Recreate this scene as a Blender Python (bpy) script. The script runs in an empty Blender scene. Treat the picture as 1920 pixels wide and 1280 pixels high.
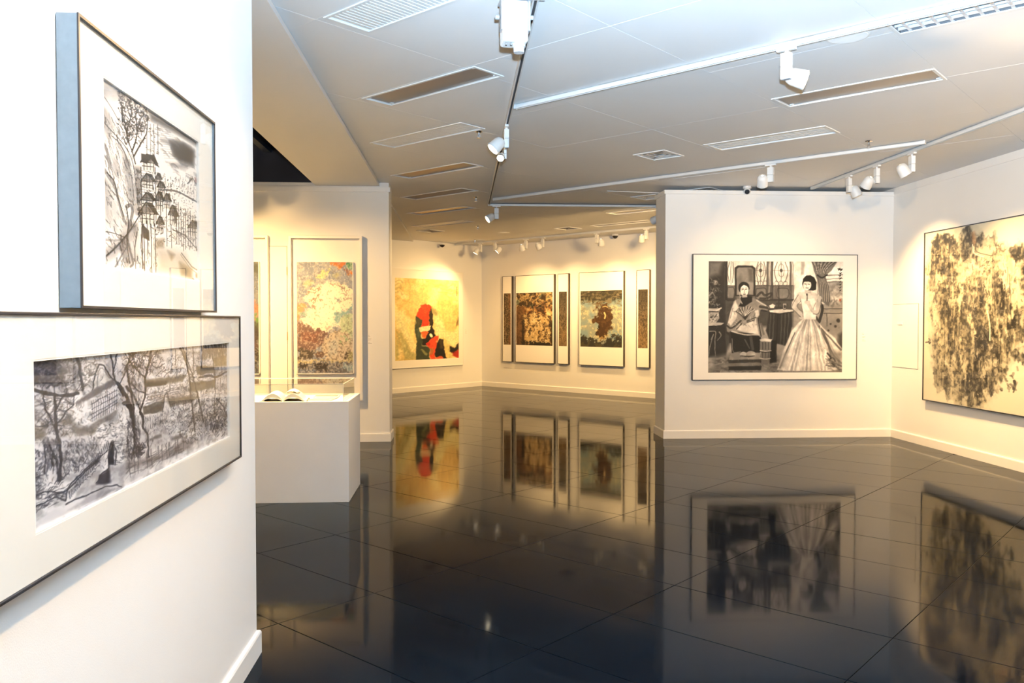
import bpy, bmesh, math, random
import numpy as np
from mathutils import Vector, Matrix
PI = math.pi; S2 = math.sqrt(2.)
scene = bpy.context.scene
COL = scene.collection

# ---------------------------------------------------------------- camera
FPX = 1540.; YAW = math.atan(96 / FPX); PITCH = math.atan(39 / FPX)
cam_d = bpy.data.cameras.new('camera'); cam = bpy.data.objects.new('camera', cam_d); COL.objects.link(cam)
cam_d.sensor_width = 36.; cam_d.lens = 36. * FPX / 1920.; cam_d.clip_start = .02
cam.location = (0, 0, 1.5); cam.rotation_euler = (PI / 2 - PITCH, 0, -YAW)
scene.camera = cam
# ---------------------------------------------------------------- world, flash, exposure
w = bpy.data.worlds.new('world'); scene.world = w; w.use_nodes = True
w.node_tree.nodes['Background'].inputs[0].default_value = (.6, .62, .7, 1); w.node_tree.nodes['Background'].inputs[1].default_value = .02
WARM = (1., .625, .245)
fl = bpy.data.lights.new('camera_flash', 'SPOT'); flash = bpy.data.objects.new('camera_flash', fl); COL.objects.link(flash)   # the photographer's flash gun, just above the lens
fl.energy = 5300; fl.color = (.54, .77, 1.); fl.shadow_soft_size = .03; fl.spot_size = math.radians(114); fl.spot_blend = 1.
flash.location = (.035, 0, 1.66); flash.rotation_euler = (PI / 2 + math.radians(44), 0, math.radians(-30))
scene.view_settings.view_transform = 'Standard'; scene.view_settings.look = 'None'; scene.view_settings.gamma = 1.
scene.view_settings.use_curve_mapping = False; scene.view_settings.exposure = .03
scene.cycles.use_denoising = True; scene.cycles.use_adaptive_sampling = True; scene.cycles.adaptive_threshold = .05; scene.cycles.max_bounces = 8; scene.cycles.caustics_reflective = False; scene.cycles.caustics_refractive = False
LAMP = 2.1     # common factor on the track lamps, seen and added alike

# ---------------------------------------------------------------- materials
MATS = {}
def mat(name, color, rough=.5, metal=0., ior=1.5, emit=None, es=0., noise=0., nscale=8., bump=0., bscale=200., coat=0.):
    if name in MATS: return MATS[name]
    m = bpy.data.materials.new(name); m.use_nodes = True; MATS[name] = m
    nt = m.node_tree; b = nt.nodes['Principled BSDF']
    b.inputs['Base Color'].default_value = (*color, 1); b.inputs['Roughness'].default_value = rough; b.inputs['Metallic'].default_value = metal
    b.inputs['IOR'].default_value = ior
    if emit: b.inputs['Emission Color'].default_value = (*emit, 1); b.inputs['Emission Strength'].default_value = es
    if noise or bump:
        tc = nt.nodes.new('ShaderNodeTexCoord')
    if noise:
        n = nt.nodes.new('ShaderNodeTexNoise'); n.inputs['Scale'].default_value = nscale; n.inputs['Detail'].default_value = 5
        r = nt.nodes.new('ShaderNodeValToRGB'); nt.links.new(tc.outputs['Object'], n.inputs['Vector']); nt.links.new(n.outputs['Fac'], r.inputs['Fac'])
        r.color_ramp.elements[0].position = .3; r.color_ramp.elements[1].position = .7
        r.color_ramp.elements[0].color = (*[c * (1 - noise) for c in color], 1); r.color_ramp.elements[1].color = (*[min(1, c * (1 + noise)) for c in color], 1)
        nt.links.new(r.outputs['Color'], b.inputs['Base Color'])
    if bump:
        n2 = nt.nodes.new('ShaderNodeTexNoise'); n2.inputs['Scale'].default_value = bscale; n2.inputs['Detail'].default_value = 3
        bp = nt.nodes.new('ShaderNodeBump'); bp.inputs['Strength'].default_value = bump; bp.inputs['Distance'].default_value = .002
        nt.links.new(tc.outputs['Object'], n2.inputs['Vector']); nt.links.new(n2.outputs['Fac'], bp.inputs['Height']); nt.links.new(bp.outputs['Normal'], b.inputs['Normal'])
    return m
M_WALL = mat('wall_paint', (.80, .785, .76), .6, noise=.015, nscale=1.5, bump=.15, bscale=260)
M_TRIM = mat('trim_paint', (.82, .80, .77), .4, noise=.01)
M_CEIL = mat('ceiling_panel_enamel', (.72, .72, .72), .6, noise=.02, nscale=.9)
M_PLEN = mat('plenum_dark', (.05, .05, .055), .9)
M_VOID = mat('void_black_paint', (.010, .016, .035), .8, noise=.3, nscale=2)
M_WHITE = mat('white_enamel', (.70, .70, .69), .4)
M_RAIL = mat('track_enamel', (.60, .61, .61), .4)
M_GROOVE = mat('track_groove', (.06, .06, .065), .6)
M_GREY = mat('grey_plastic', (.30, .31, .33), .45)
M_DARK = mat('dark_plastic', (.02, .02, .025), .3)
M_LENS = mat('lamp_lens', (.9, .85, .7), .2, emit=(1., .86, .6), es=14.)
M_CHROME = mat('chrome', (.55, .55, .57), .2, 1.)
M_TRAY = mat('satin_reflector', (.30, .27, .24), .38, .4)
M_GRILL = mat('grille_aluminium', (.62, .63, .64), .4, .2)
M_DGRILL = mat('grille_shadow', (.16, .16, .17), .6)
M_ALU = mat('brushed_aluminium_frame', (.20, .24, .275), .42, .25, noise=.06, nscale=40)
M_BLACK = mat('black_frame', (.018, .018, .022), .35)
M_BRONZE = mat('dark_wood_frame', (.05, .04, .03), .4)
M_FWHITE = mat('white_frame', (.80, .775, .74), .4, noise=.01)
M_MOUNT = mat('mount_board', (.83, .80, .745), .75, bump=.1, bscale=500)
M_BEVEL = mat('mount_bevel', (.90, .89, .86), .7)
M_PLINTH = mat('plinth_paint', (.78, .77, .76), .5, noise=.02, nscale=3)
M_PAGE = mat('paper_page', (.85, .83, .76), .7, noise=.03, nscale=40)
M_INKED = mat('printed_page', (.16, .14, .12), .6, noise=.4, nscale=30)
M_CARD = mat('card', (.80, .78, .74), .6)
M_TEXT = mat('label_print', (.36, .34, .33), .7)
M_HINGE = mat('hinge_brass', (.45, .36, .22), .35, .7)
M_GAP = mat('joint_gap', (.16, .14, .12), .9)

def glass_mat(name, tint=(1, 1, 1), r0=.02, rough=.0):
    """thin pane: clear, with Schlick reflection that is the same from either face"""
    m = bpy.data.materials.new(name); m.use_nodes = True; nt = m.node_tree; nt.nodes.clear(); N = nt.nodes.new; L = nt.links.new
    o = N('ShaderNodeOutputMaterial'); mx = N('ShaderNodeMixShader'); t = N('ShaderNodeBsdfTransparent'); g = N('ShaderNodeBsdfGlossy'); ge = N('ShaderNodeNewGeometry')
    t.inputs[0].default_value = (*tint, 1); g.inputs['Roughness'].default_value = rough
    def mth(op, a, b=None):
        n = N('ShaderNodeMath'); n.operation = op
        for i, q in enumerate((a, b)):
            if q is None: continue
            if isinstance(q, (int, float)): n.inputs[i].default_value = q
            else: L(q, n.inputs[i])
        return n.outputs[0]
    d = N('ShaderNodeVectorMath'); d.operation = 'DOT_PRODUCT'; L(ge.outputs['Normal'], d.inputs[0]); L(ge.outputs['Incoming'], d.inputs[1])
    k = mth('ADD', mth('MULTIPLY', mth('POWER', mth('SUBTRACT', 1., mth('ABSOLUTE', d.outputs['Value'])), 5.), 1 - r0), r0)
    L(k, mx.inputs[0]); L(t.outputs[0], mx.inputs[1]); L(g.outputs[0], mx.inputs[2]); L(mx.outputs[0], o.inputs[0]); return m
M_GLAZE = glass_mat('picture_glass', (.99, .993, .99), .012); M_CASE = glass_mat('acrylic_cover', (.975, .985, .975), .03)

def floor_mat():
    m = bpy.data.materials.new('polished_dark_stone'); m.use_nodes = True; nt = m.node_tree; b = nt.nodes['Principled BSDF']; N = nt.nodes.new; L = nt.links.new
    g = N('ShaderNodeNewGeometry'); n1 = N('ShaderNodeTexNoise'); n1.inputs['Scale'].default_value = 1.1; n1.inputs['Detail'].default_value = 6; n1.inputs['Roughness'].default_value = .65; L(g.outputs['Position'], n1.inputs['Vector'])
    r1 = N('ShaderNodeValToRGB'); L(n1.outputs['Fac'], r1.inputs['Fac']); e = r1.color_ramp.elements; e[0].position = .3; e[0].color = (.0025, .0045, .008, 1); e[1].position = .75; e[1].color = (.007, .011, .016, 1)
    sp = N('ShaderNodeTexNoise'); sp.inputs['Scale'].default_value = 26; sp.inputs['Detail'].default_value = 8; sp.inputs['Roughness'].default_value = .8; L(g.outputs['Position'], sp.inputs['Vector'])
    r2 = N('ShaderNodeValToRGB'); L(sp.outputs['Fac'], r2.inputs['Fac']); e = r2.color_ramp.elements; e[0].position = .72; e[0].color = (0, 0, 0, 1); e[1].position = .80; e[1].color = (.12, .12, .12, 1)
    ad = N('ShaderNodeMixRGB'); ad.blend_type = 'ADD'; ad.inputs[0].default_value = 1; L(r1.outputs[0], ad.inputs[1]); L(r2.outputs[0], ad.inputs[2]); L(ad.outputs[0], b.inputs['Base Color'])
    n3 = N('ShaderNodeTexNoise'); n3.inputs['Scale'].default_value = 2.2; n3.inputs['Detail'].default_value = 5; L(g.outputs['Position'], n3.inputs['Vector'])
    mr = N('ShaderNodeMapRange'); mr.inputs['To Min'].default_value = .04; mr.inputs['To Max'].default_value = .085; mr.inputs['From Min'].default_value = .3; mr.inputs['From Max'].default_value = .7; L(n3.outputs['Fac'], mr.inputs['Value']); L(mr.outputs[0], b.inputs['Roughness'])
    n4 = N('ShaderNodeTexNoise'); n4.inputs['Scale'].default_value = 3.; n4.inputs['Detail'].default_value = 2; L(g.outputs['Position'], n4.inputs['Vector'])
    bp = N('ShaderNodeBump'); bp.inputs['Strength'].default_value = .15; bp.inputs['Distance'].default_value = .002; L(n4.outputs['Fac'], bp.inputs['Height']); L(bp.outputs[0], b.inputs['Normal'])
    b.inputs['IOR'].default_value = 1.125; return m
M_FLOOR = floor_mat(); M_GROUT = mat('floor_joint', (.035, .036, .038), .7)

def paint_mat():
    m = bpy.data.materials.new('painted_picture'); m.use_nodes = True; nt = m.node_tree; b = nt.nodes['Principled BSDF']
    a = nt.nodes.new('ShaderNodeVertexColor'); a.layer_name = 'Paint'; nt.links.new(a.outputs['Color'], b.inputs['Base Color']); b.inputs['Roughness'].default_value = .7
    n = nt.nodes.new('ShaderNodeTexNoise'); n.inputs['Scale'].default_value = 300; bp = nt.nodes.new('ShaderNodeBump'); bp.inputs['Strength'].default_value = .08; bp.inputs['Distance'].default_value = .001
    nt.links.new(n.outputs['Fac'], bp.inputs['Height']); nt.links.new(bp.outputs[0], b.inputs['Normal']); return m
M_PAINT = paint_mat()

# ---------------------------------------------------------------- mesh helpers
class MB:
    def __init__(s): s.v = []; s.f = []; s.m = []; s.cur = 0
    def face(s, idx): s.f.append(idx); s.m.append(s.cur)
    def box(s, x0, x1, y0, y1, z0, z1, T=None):
        n = len(s.v); p = [(x, y, z) for z in (z0, z1) for x, y in ((x0, y0), (x1, y0), (x1, y1), (x0, y1))]
        s.v += [tuple(T @ Vector(q)) for q in p] if T else p
        for f in ((0, 3, 2, 1), (4, 5, 6, 7), (0, 1, 5, 4), (1, 2, 6, 5), (2, 3, 7, 6), (3, 0, 4, 7)): s.face([n + i for i in f])
        return s
    def bbox(s, x0, x1, y0, y1, z0, z1, b=.004, T=None):
        """box with chamfered vertical and horizontal edges"""
        bm = bmesh.new(); bmesh.ops.create_cube(bm, size=1.)
        for v in bm.verts: v.co = Vector(((x0 + x1) / 2 + v.co.x * (x1 - x0), (y0 + y1) / 2 + v.co.y * (y1 - y0), (z0 + z1) / 2 + v.co.z * (z1 - z0)))
        bmesh.ops.bevel(bm, geom=bm.edges[:], offset=b, segments=2, affect='EDGES', profile=.5)
        n = len(s.v); bm.verts.index_update()
        for v in bm.verts: s.v.append(tuple(T @ v.co) if T else tuple(v.co))
        for f in bm.faces: s.face([n + v.index for v in f.verts])
        bm.free(); return s
    def prism(s, pts, z0, z1):
        n = len(s.v); k = len(pts); s.v += [(x, y, z0) for x, y in pts] + [(x, y, z1) for x, y in pts]
        s.face([n + i for i in reversed(range(k))]); s.face([n + k + i for i in range(k)])
        for i in range(k): j = (i + 1) % k; s.face([n + i, n + j, n + k + j, n + k + i])
        return s
    def lathe(s, prof, org=(0, 0, 0), ax=(0, 0, 1), n=20, caps=True):
        """prof: list of (distance along axis, radius)"""
        a = Vector(ax).normalized(); q = a.to_track_quat('Z', 'Y'); o = Vector(org); b0 = len(s.v)
        for h, r in prof:
            for i in range(n):
                t = 2 * PI * i / n; s.v.append(tuple(o + q @ Vector((r * math.cos(t), r * math.sin(t), h))))
        for k in range(len(prof) - 1):
            for i in range(n):
                j = (i + 1) % n; s.face([b0 + k * n + i, b0 + k * n + j, b0 + (k + 1) * n + j, b0 + (k + 1) * n + i])
        if caps: s.face([b0 + i for i in reversed(range(n))]); s.face([b0 + (len(prof) - 1) * n + i for i in range(n)])
        return s
    def tube(s, p0, p1, r, n=10):
        p0 = Vector(p0); p1 = Vector(p1); return s.lathe([(0, r), ((p1 - p0).length, r)], p0, p1 - p0, n)
    def build(s, name, m, parent=None, smooth=False):
        me = bpy.data.meshes.new(name); me.from_pydata(s.v, [], s.f); me.update()
        for mm in (m if isinstance(m, (list, tuple)) else [m]): me.materials.append(mm)
        me.polygons.foreach_set('material_index', s.m)
        if smooth: me.polygons.foreach_set('use_smooth', [True] * len(me.polygons))
        if smooth: me.set_sharp_from_angle(angle=math.radians(38))
        o = bpy.data.objects.new(name, me); COL.objects.link(o); o.parent = parent; return o
def tag(o, label=None, cat=None, group=None, kind=None):
    for k, v in (('label', label), ('category', cat), ('group', group), ('kind', kind)):
        if v: o[k] = v
    return o
def thing(name, label, cat, loc=(0, 0, 0), rz=0., group=None):
    o = bpy.data.objects.new(name, None); COL.objects.link(o); o.location = loc; o.rotation_euler = (0, 0, rz); o.empty_display_size = .1
    return tag(o, label, cat, group)
def struct(name, mb, m, label, cat='wall', smooth=False): return tag(mb.build(name, m, None, smooth), label, cat, None, 'structure')
def UV(u, v, z=0.): return Vector(((u - v) / S2, (u + v) / S2, z))
def link_copy(me, name, parent, loc):
    o = bpy.data.objects.new(name, me); COL.objects.link(o); o.parent = parent; o.location = loc; return o

# ---------------------------------------------------------------- the room (x right, y along the gallery, z up; ceiling and floor modules run at 45 degrees)
ZC = 3.2; XL, XR = -.92, 5.56; YP = 10.28; YQ = 10.26; UB, VB = 13.70, 13.02
corner = UV(UB, VB)
# floor: dark slab with a polished stone tile for every joint field
fl_o = struct('floor', MB().box(-4.9, 6., -2.9, 19.6, -.06, -.008), M_GROUT, 'dark polished stone floor of large tiles laid diagonally', 'floor')
TU, TV, U0, V0, JT = .606, 1.172, 2.258, 1.195, .0035
tm = MB().bbox(JT / 2, TU - JT / 2, JT / 2, TV - JT / 2, -.012, 0., .0012, Matrix.Rotation(PI / 4, 4, 'Z')).build('tile', M_FLOOR, fl_o)
tile_mesh = tm.data; bpy.data.objects.remove(tm)
cells = []
for i in range(-14, 34):
    for j in range(-10, 18):
        c = UV(U0 + (i + .5) * TU, V0 + (j + .5) * TV)
        if -4.9 < c.x < 6.0 and -.3 < c.y < 19.3 and (c.x + c.y) / S2 < UB + .3 and (c.y - c.x) / S2 < VB + .5 and not (c.x < -1.4 and c.y < 3):
            cells.append((c.length, i, j))
cells.sort(); random.seed(2)
near, rest = cells[:290], cells[290:]
for _, i, j in near: link_copy(tile_mesh, 'tile', fl_o, UV(U0 + i * TU, V0 + j * TV, random.uniform(-.0004, .0004)))
if rest:
    mb = MB()
    for _, i, j in rest:
        o_ = UV(U0 + i * TU, V0 + j * TV); a = JT / 2
        mb.prism([tuple((o_ + UV(p, q))[:2]) for p, q in ((a, a), (TU - a, a), (TU - a, TV - a), (a, TV - a))], -.012, 0.)
    tag(mb.build('far_tiles', M_FLOOR, fl_o), kind='stuff')

def wall(name, pts, z0, z1, label, m=M_WALL): return struct(name, MB().prism(pts, z0, z1), m, label)
wall('wall_left', [(-1.32, -2.6), (XL, -2.6), (XL, 3.73), (-1.32, 3.73)], 0, ZC, 'near white wall at left carrying two framed drawings')
wall('wall_right', [(XR, -2.6), (XR + .15, -2.6), (XR + .15, 13.9), (XR, 13.81)], 0, ZC, 'white right wall behind the large ink painting')
wall('wall_behind', [(-4.75, -2.75), (XR + .15, -2.75), (XR + .15, -2.6), (-4.75, -2.6)], 0, ZC, 'white wall behind the viewer')
wall('wall_far_left', [(-4.75, -2.6), (-4.6, -2.6), (-4.6, 13.81), (-4.75, 13.81)], 0, 3.16, 'white end wall of the side room')
e1 = UV(UB, (UB - XR * S2)); e2 = UV(UB + .15, UB - XR * S2 - .15)
wall('wall_back_right', [tuple(corner[:2]), (XR, UB * S2 - XR), (XR + .2, UB * S2 - XR), tuple(UV(UB + .15, VB + .15)[:2])], 0, ZC, 'far diagonal white wall holding five narrow panels')
wall('wall_back_left', [(-4.6, VB * S2 - 4.6), tuple(corner[:2]), tuple(UV(UB + .15, VB + .15)[:2]), (-4.75, VB * S2 - 4.55)], 0, 3.16, 'far diagonal white wall behind the yellow and red painting')
struct('trim_5', MB().prism([(-.999, VB * S2 - .999), tuple(corner[:2]), tuple(UV(UB + .15, VB + .15)[:2]), (-.999, VB * S2 - .75)], 3.16, ZC), M_WALL, 'top strip of the far diagonal white wall', 'trim')
wall('wall_partition_right', [(2.585, YP), (XR, YP), (XR, YP + .5), (2.585, YP + .5)], 0, 3.142, 'white partition wall carrying the painting of two women')
wall('wall_partition_left', [(-4.6, YQ), (-.885, YQ), (-.885, YQ + .40), (-4.6, YQ + .40)], 0, 3.158, 'white partition wall carrying two tall colourful landscapes')
struct('trim_1', MB().box(-.999, -.885, YQ, YQ + .4, 3.158, ZC), M_WALL, 'raised end of the left partition meeting the ceiling', 'trim')
struct('trim_2', MB().bbox(-4.6, -.867, YQ - .018, YQ, 3.085, 3.145, .003), M_TRIM, 'flat moulding near the top of the left partition', 'trim')
struct('trim_3', MB().bbox(2.567, XR, YP - .018, YP + .52, 3.10, 3.15, .003), M_TRIM, 'thin cap along the top of the right partition', 'trim')
struct('trim_4', MB().bbox(XR - .012, XR, 2., YP - .02, 3.115, ZC, .003), M_TRIM, 'shallow ceiling moulding along the right wall', 'trim')
# baseboards with an eased top edge
BB = .105
def baseboard(name, path, label, th=.018):
    """path: list of 2d points with the room on the left hand side"""
    mb = MB(); P = [Vector(p) for p in path]; n = len(P); off = []
    for i in range(n):
        d0 = (P[i] - P[i - 1]).normalized() if i else (P[1] - P[0]).normalized(); d1 = (P[i + 1] - P[i]).normalized() if i < n - 1 else d0
        n0 = Vector((-d0.y, d0.x)); n1 = Vector((-d1.y, d1.x)); b = (n0 + n1).normalized(); off.append(b / max(.3, b.dot(n0)))
    prof = [(0, 0), (th, 0), (th, BB - .012), (th - .004, BB - .003), (th - .010, BB), (0, BB)]; k = len(prof)
    for i in range(n):
        for d, z in prof: q = P[i] + off[i] * d; mb.v.append((q.x, q.y, z))
    for i in range(n - 1):
        for j in range(k): a = i * k + j; b = i * k + (j + 1) % k; mb.face([a, b, b + k, a + k])
    mb.face(list(range(k))); mb.face([(n - 1) * k + j for j in reversed(range(k))])
    return struct(name, mb, M_TRIM, label, 'baseboard')
baseboard('baseboard_left', [(-1.32, 3.73), (XL, 3.73), (XL, -2.6)], 'white baseboard along the near left wall')
baseboard('baseboard_right', [(XR, -2.6), (XR, YP), (2.585, YP), (2.585, YP + .5), (XR - .02, YP + .5)], 'white baseboard along the right wall and right partition')
baseboard('baseboard_back', [(XR - .02, UB * S2 - XR + .02), tuple(corner[:2]), (-4.58, VB * S2 - 4.58)], 'white baseboard along the far diagonal walls')
baseboard('baseboard_partition', [(-4.58, YQ + .40), (-.885, YQ + .40), (-.885, YQ), (-4.58, YQ)][::-1][::-1], 'white baseboard around the left partition end')

# ceiling: a panel per module, openings for every recessed fitting
FIT = []   # (u0,u1,v0,v1)
CEIL = struct('ceiling', MB().box(-1.75, XR + .2, -2.75, 19.3, 3.30, 3.34), M_PLEN, 'pale metal panel ceiling with seams running diagonally', 'ceiling')
fittings = dict(grille_near=(2.785, 3.11, 2.68, 3.87), light_a=(3.98, 4.28, 3.85, 5.05), lin_a=(5.02, 5.33, 5.02, 6.25), light_b=(6.30, 6.61, 6.25, 7.46), dark_a=(7.50, 7.81, 7.48, 8.68), light_c=(8.68, 8.98, 8.65, 9.88),
    lin_b=(9.90, 10.20, 9.86, 11.16), sq_a=(10.49, 10.88, 11.30, 11.68), lin_e=(12.46, 12.72, 11.95, 12.85), sq_b=(7.16, 7.555, 4.30, 4.67), lin_c=(7.21, 7.57, 2.72, 3.90), light_d=(6.07, 6.40, 1.56, 2.71), louvre=(4.95, 5.215, .34, 1.54),
    sq_c=(9.57, 9.95, 5.88, 6.28), sq_d=(9.54, 9.92, 5.06, 5.42), light_e=(10.73, 11.02, 6.30, 7.49), sq_e=(11.88, 12.25, 9.09, 9.46), hatch=(8.435, 8.72, 3.92, 5.09), lin_d=(11.96, 12.20, 7.50, 8.70))
def sub_rect(rs, h):
    out = []
    for (a, b, c, d) in rs:
        if h[0] >= b or h[1] <= a or h[2] >= d or h[3] <= c: out.append((a, b, c, d)); continue
        if h[0] > a: out.append((a, h[0], c, d))
        if h[1] < b: out.append((h[1], b, c, d))
        lo, hi = max(a, h[0]), min(b, h[1])
        if h[2] > c: out.append((lo, hi, c, h[2]))
        if h[3] < d: out.append((lo, hi, h[3], d))
    return out
def clip(poly, nx, ny, c):     # keep nx*x+ny*y <= c
    out = []
    for i in range(len(poly)):
        p, q = poly[i], poly[(i + 1) % len(poly)]; dp, dq = nx * p[0] + ny * p[1] - c, nx * q[0] + ny * q[1] - c
        if dp <= 0: out.append(p)
        if dp * dq < 0: t = dp / (dp - dq); out.append((p[0] + (q[0] - p[0]) * t, p[1] + (q[1] - p[1]) * t))
    return out
PW_ = 1.188; random.seed(5); npan = 0
for i in range(-5, 11):
    for j in range(-6, 12):
        u0, v0 = 3.965 + i * PW_, 1.555 + j * PW_
        c = UV(u0 + .6, v0 + .6)
        if not (-2.4 < c.x < 6.6 and -3.2 < c.y < 20): continue
        g = .0011; rs = [(u0 + g, u0 + PW_ - g, v0 + g, v0 + PW_ - g)]
        for h in fittings.values(): rs = sub_rect(rs, (h[0] + .012, h[1] - .012, h[2] + .012, h[3] - .012))
        mb = MB(); dz = random.uniform(0, .0012)
        for (a, b, cc, d) in rs:
            if b - a < .002 or d - cc < .002: continue
            p = [tuple(UV(x, y)[:2]) for x, y in ((a, cc), (b, cc), (b, d), (a, d))]
            for cl in ((-1, 0, 1.70), (1, 0, XR + .06), (0, -1, 2.62), (1 / S2, 1 / S2, UB + .05), (-1 / S2, 1 / S2, VB + .05)): p = clip(p, *cl) if p else p
            if len(p) >= 3: mb.prism(p, ZC + dz, ZC + .014)
        if mb.v: mb.build('ceiling_panel', M_CEIL, CEIL); npan += 1
# lower soffit at the left, with a dark open void above the side room
so = struct('ceiling_soffit', MB().prism([(-1.78, -2.6), (-1.0, -2.6), (-1.0, YQ), (-1.78, YQ)], 3.16, 3.195), M_CEIL, 'slightly lower pale ceiling strip along the left side', 'ceiling')
struct('ceiling_soffit_far', MB().prism([(-4.6, YQ + .001), (-1.0, YQ + .001), (-1.0, VB * S2 - 1.0), (-4.6, VB * S2 - 4.6)], 3.16, 3.195), M_CEIL, 'lower pale ceiling behind the left partition', 'ceiling')
vd = MB(); vd.box(-4.75, -1.74, -2.6, YQ + .2, 4.3, 4.35); vd.box(-1.775, -1.74, -2.6, YQ, 3.2, 4.3); vd.box(-4.75, -1.74, YQ + .02, YQ + .06, 3.2, 4.3); vd.box(-4.75, -4.7, -2.6, YQ, 3.16, 4.3)
void = struct('ceiling_void', vd, M_VOID, 'black open void above the side room ceiling', 'ceiling')
for x in (-2.35, -3.2): MB().box(x - .04, x + .04, -2.5, YQ, 3.55, 3.72).build('beam', mat('void_beam', (.03, .045, .075), .6), void)
for y in (6.4, 7.7, 9.0): MB().tube((-4.6, y, 3.9), (-1.8, y + .35, 3.9), .09, 12).build('duct', mat('void_duct', (.035, .05, .08), .5), void, True)
# ---------------------------------------------------------------- ceiling fittings
def fit_frame(t, u0, u1, v0, v1, wd=.022, drop=.006, m=M_WHITE, name='frame'):
    mb = MB(); R = Matrix.Rotation(PI / 4, 4, 'Z'); L, H = u1 - u0, v1 - v0
    for a in ((0, L, 0, wd), (0, L, H - wd, H), (0, wd, wd, H - wd), (L - wd, L, wd, H - wd)): mb.bbox(*a, -drop, .012, .0025, R)
    return mb.build(name, m, t)
def cell(u0, u1, v0, v1): return u1 - u0, v1 - v0, Matrix.Rotation(PI / 4, 4, 'Z')
def off_light(key, label):
    u0, u1, v0, v1 = fittings[key]; t = thing('recessed_light', label, 'ceiling light', UV(u0, v0, ZC), 0, 'unlit recessed ceiling lights'); L, H, R = cell(u0, u1, v0, v1)
    fit_frame(t, u0, u1, v0, v1)
    mb = MB()
    for a in ((.018, .022, .02, H - .02), (L - .022, L - .018, .02, H - .02), (.02, L - .02, .018, .022), (.02, L - .02, H - .022, H - .018)): mb.box(*a, .002, .02, R)
    mb.build('housing', M_WHITE, t)
    MB().box(.022, L - .022, .022, H - .022, .009, .013, R).build('reflector', M_TRAY, t)
    for x in (.024, L - .05):
        for y in (.03, H - .06): MB().bbox(x, x + .026, y, y + .03, .001, .0088, .002, R).build('clip', M_WHITE, t)
    return t
off_light('light_a', 'unlit long recessed light nearest the hanging white lamp box'); off_light('light_b', 'unlit recessed light between the pale and the dark linear grilles, left row')
off_light('light_c', 'unlit amber-looking recessed light beyond the dark linear grille'); off_light('light_d', 'unlit long recessed light at the right, below the round speaker disc'); off_light('light_e', 'unlit recessed light partly hidden by the right partition edge')
def linear_grille(key, label, m=M_GRILL, along=True, pitch=.03, back=M_DGRILL, wd=.02):
    u0, u1, v0, v1 = fittings[key]; t = thing('air_grille', label, 'air vent', UV(u0, v0, ZC), 0, 'linear air grilles'); L, H, R = cell(u0, u1, v0, v1)
    fit_frame(t, u0, u1, v0, v1, wd); MB().box(.012, L - .012, .012, H - .012, .045, .05, R).build('backing', back, t)
    mb = MB(); k = 0
    if along:
        n = int((L - 2 * wd) / pitch)
        for i in range(1, n + 1): x = wd + i * (L - 2 * wd) / (n + 1); mb.box(x - pitch * .34, x + pitch * .34, wd, H - wd, .002, .016, R)
    else:
        n = int((H - 2 * wd) / pitch)
        for i in range(1, n + 1): y = wd + i * (H - 2 * wd) / (n + 1); mb.box(wd, L - wd, y - pitch * .36, y + pitch * .36, .0, .02, R)
    tag(mb.build('slats', m, t), kind='stuff'); return t
linear_grille('grille_near', 'wide white slatted air grille at the top edge, left of the lamp box', M_WHITE, False, .034)
linear_grille('lin_a', 'pale fine-slatted linear grille beside a sprinkler, left row', M_WHITE, True, .03, M_GREY); linear_grille('dark_a', 'dark grey linear grille in the left row of fittings', mat('dark_slats', (.20, .20, .21), .5), True, .03)
linear_grille('lin_b', 'small pale linear grille farthest in the left row', M_GRILL, True, .03, M_GRILL); linear_grille('lin_c', 'pale linear grille right of the square diffuser, above the long track', M_WHITE, True, .055, M_DGRILL, .03)
linear_grille('lin_d', 'greyish linear grille near the far wall track', mat('grey_slats', (.36, .34, .31), .5), True, .03); linear_grille('lin_e', 'thin pale grille beside the far corner track', M_GRILL, True, .03, M_GRILL)
def square_diffuser(key, label, m=M_GRILL):
    u0, u1, v0, v1 = fittings[key]; t = thing('square_diffuser', label, 'air vent', UV(u0, v0, ZC), 0, 'square ceiling diffusers'); L, H, R = cell(u0, u1, v0, v1)
    fit_frame(t, u0, u1, v0, v1, .02, .008); MB().box(.01, L - .01, .01, H - .01, .04, .045, R).build('backing', M_DGRILL, t)
    for k in range(4):
        a = .028 + k * .042; b = L - a; c = H - a; mb = MB()
        for q in ((a, b, a, a + .03), (a, b, c - .03, c), (a, a + .03, a, c), (b - .03, b, a, c)):
            if q[1] > q[0] and q[3] > q[2]: mb.box(*q, .002 + k * .003, .008 + k * .003, R)
        mb.build('louvre_ring', m, t)
square_diffuser('sq_b', 'pale square diffuser in mid ceiling left of the linear grille'); MD = mat('dark_diffuser', (.24, .22, .20), .5)  # MD: dark colour of the far diffusers' louvres
square_diffuser('sq_a', 'dark square diffuser in the far left of the ceiling', MD); square_diffuser('sq_c', 'square diffuser just left of the right partition top'); square_diffuser('sq_d', 'square diffuser peeking above the right partition top'); square_diffuser('sq_e', 'dark diamond-looking diffuser near the far wall track', MD)
# access hatch: flush panel with a thin shadow gap
u0, u1, v0, v1 = fittings['hatch']; t = thing('access_hatch', 'flush rectangular ceiling hatch behind the long track', 'hatch', UV(u0, v0, ZC)); L, H, R = cell(u0, u1, v0, v1)
fit_frame(t, u0, u1, v0, v1, .018, .003, M_CEIL); MB().box(.024, L - .024, .024, H - .024, .0, .008, R).build('panel', M_CEIL, t)
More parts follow.
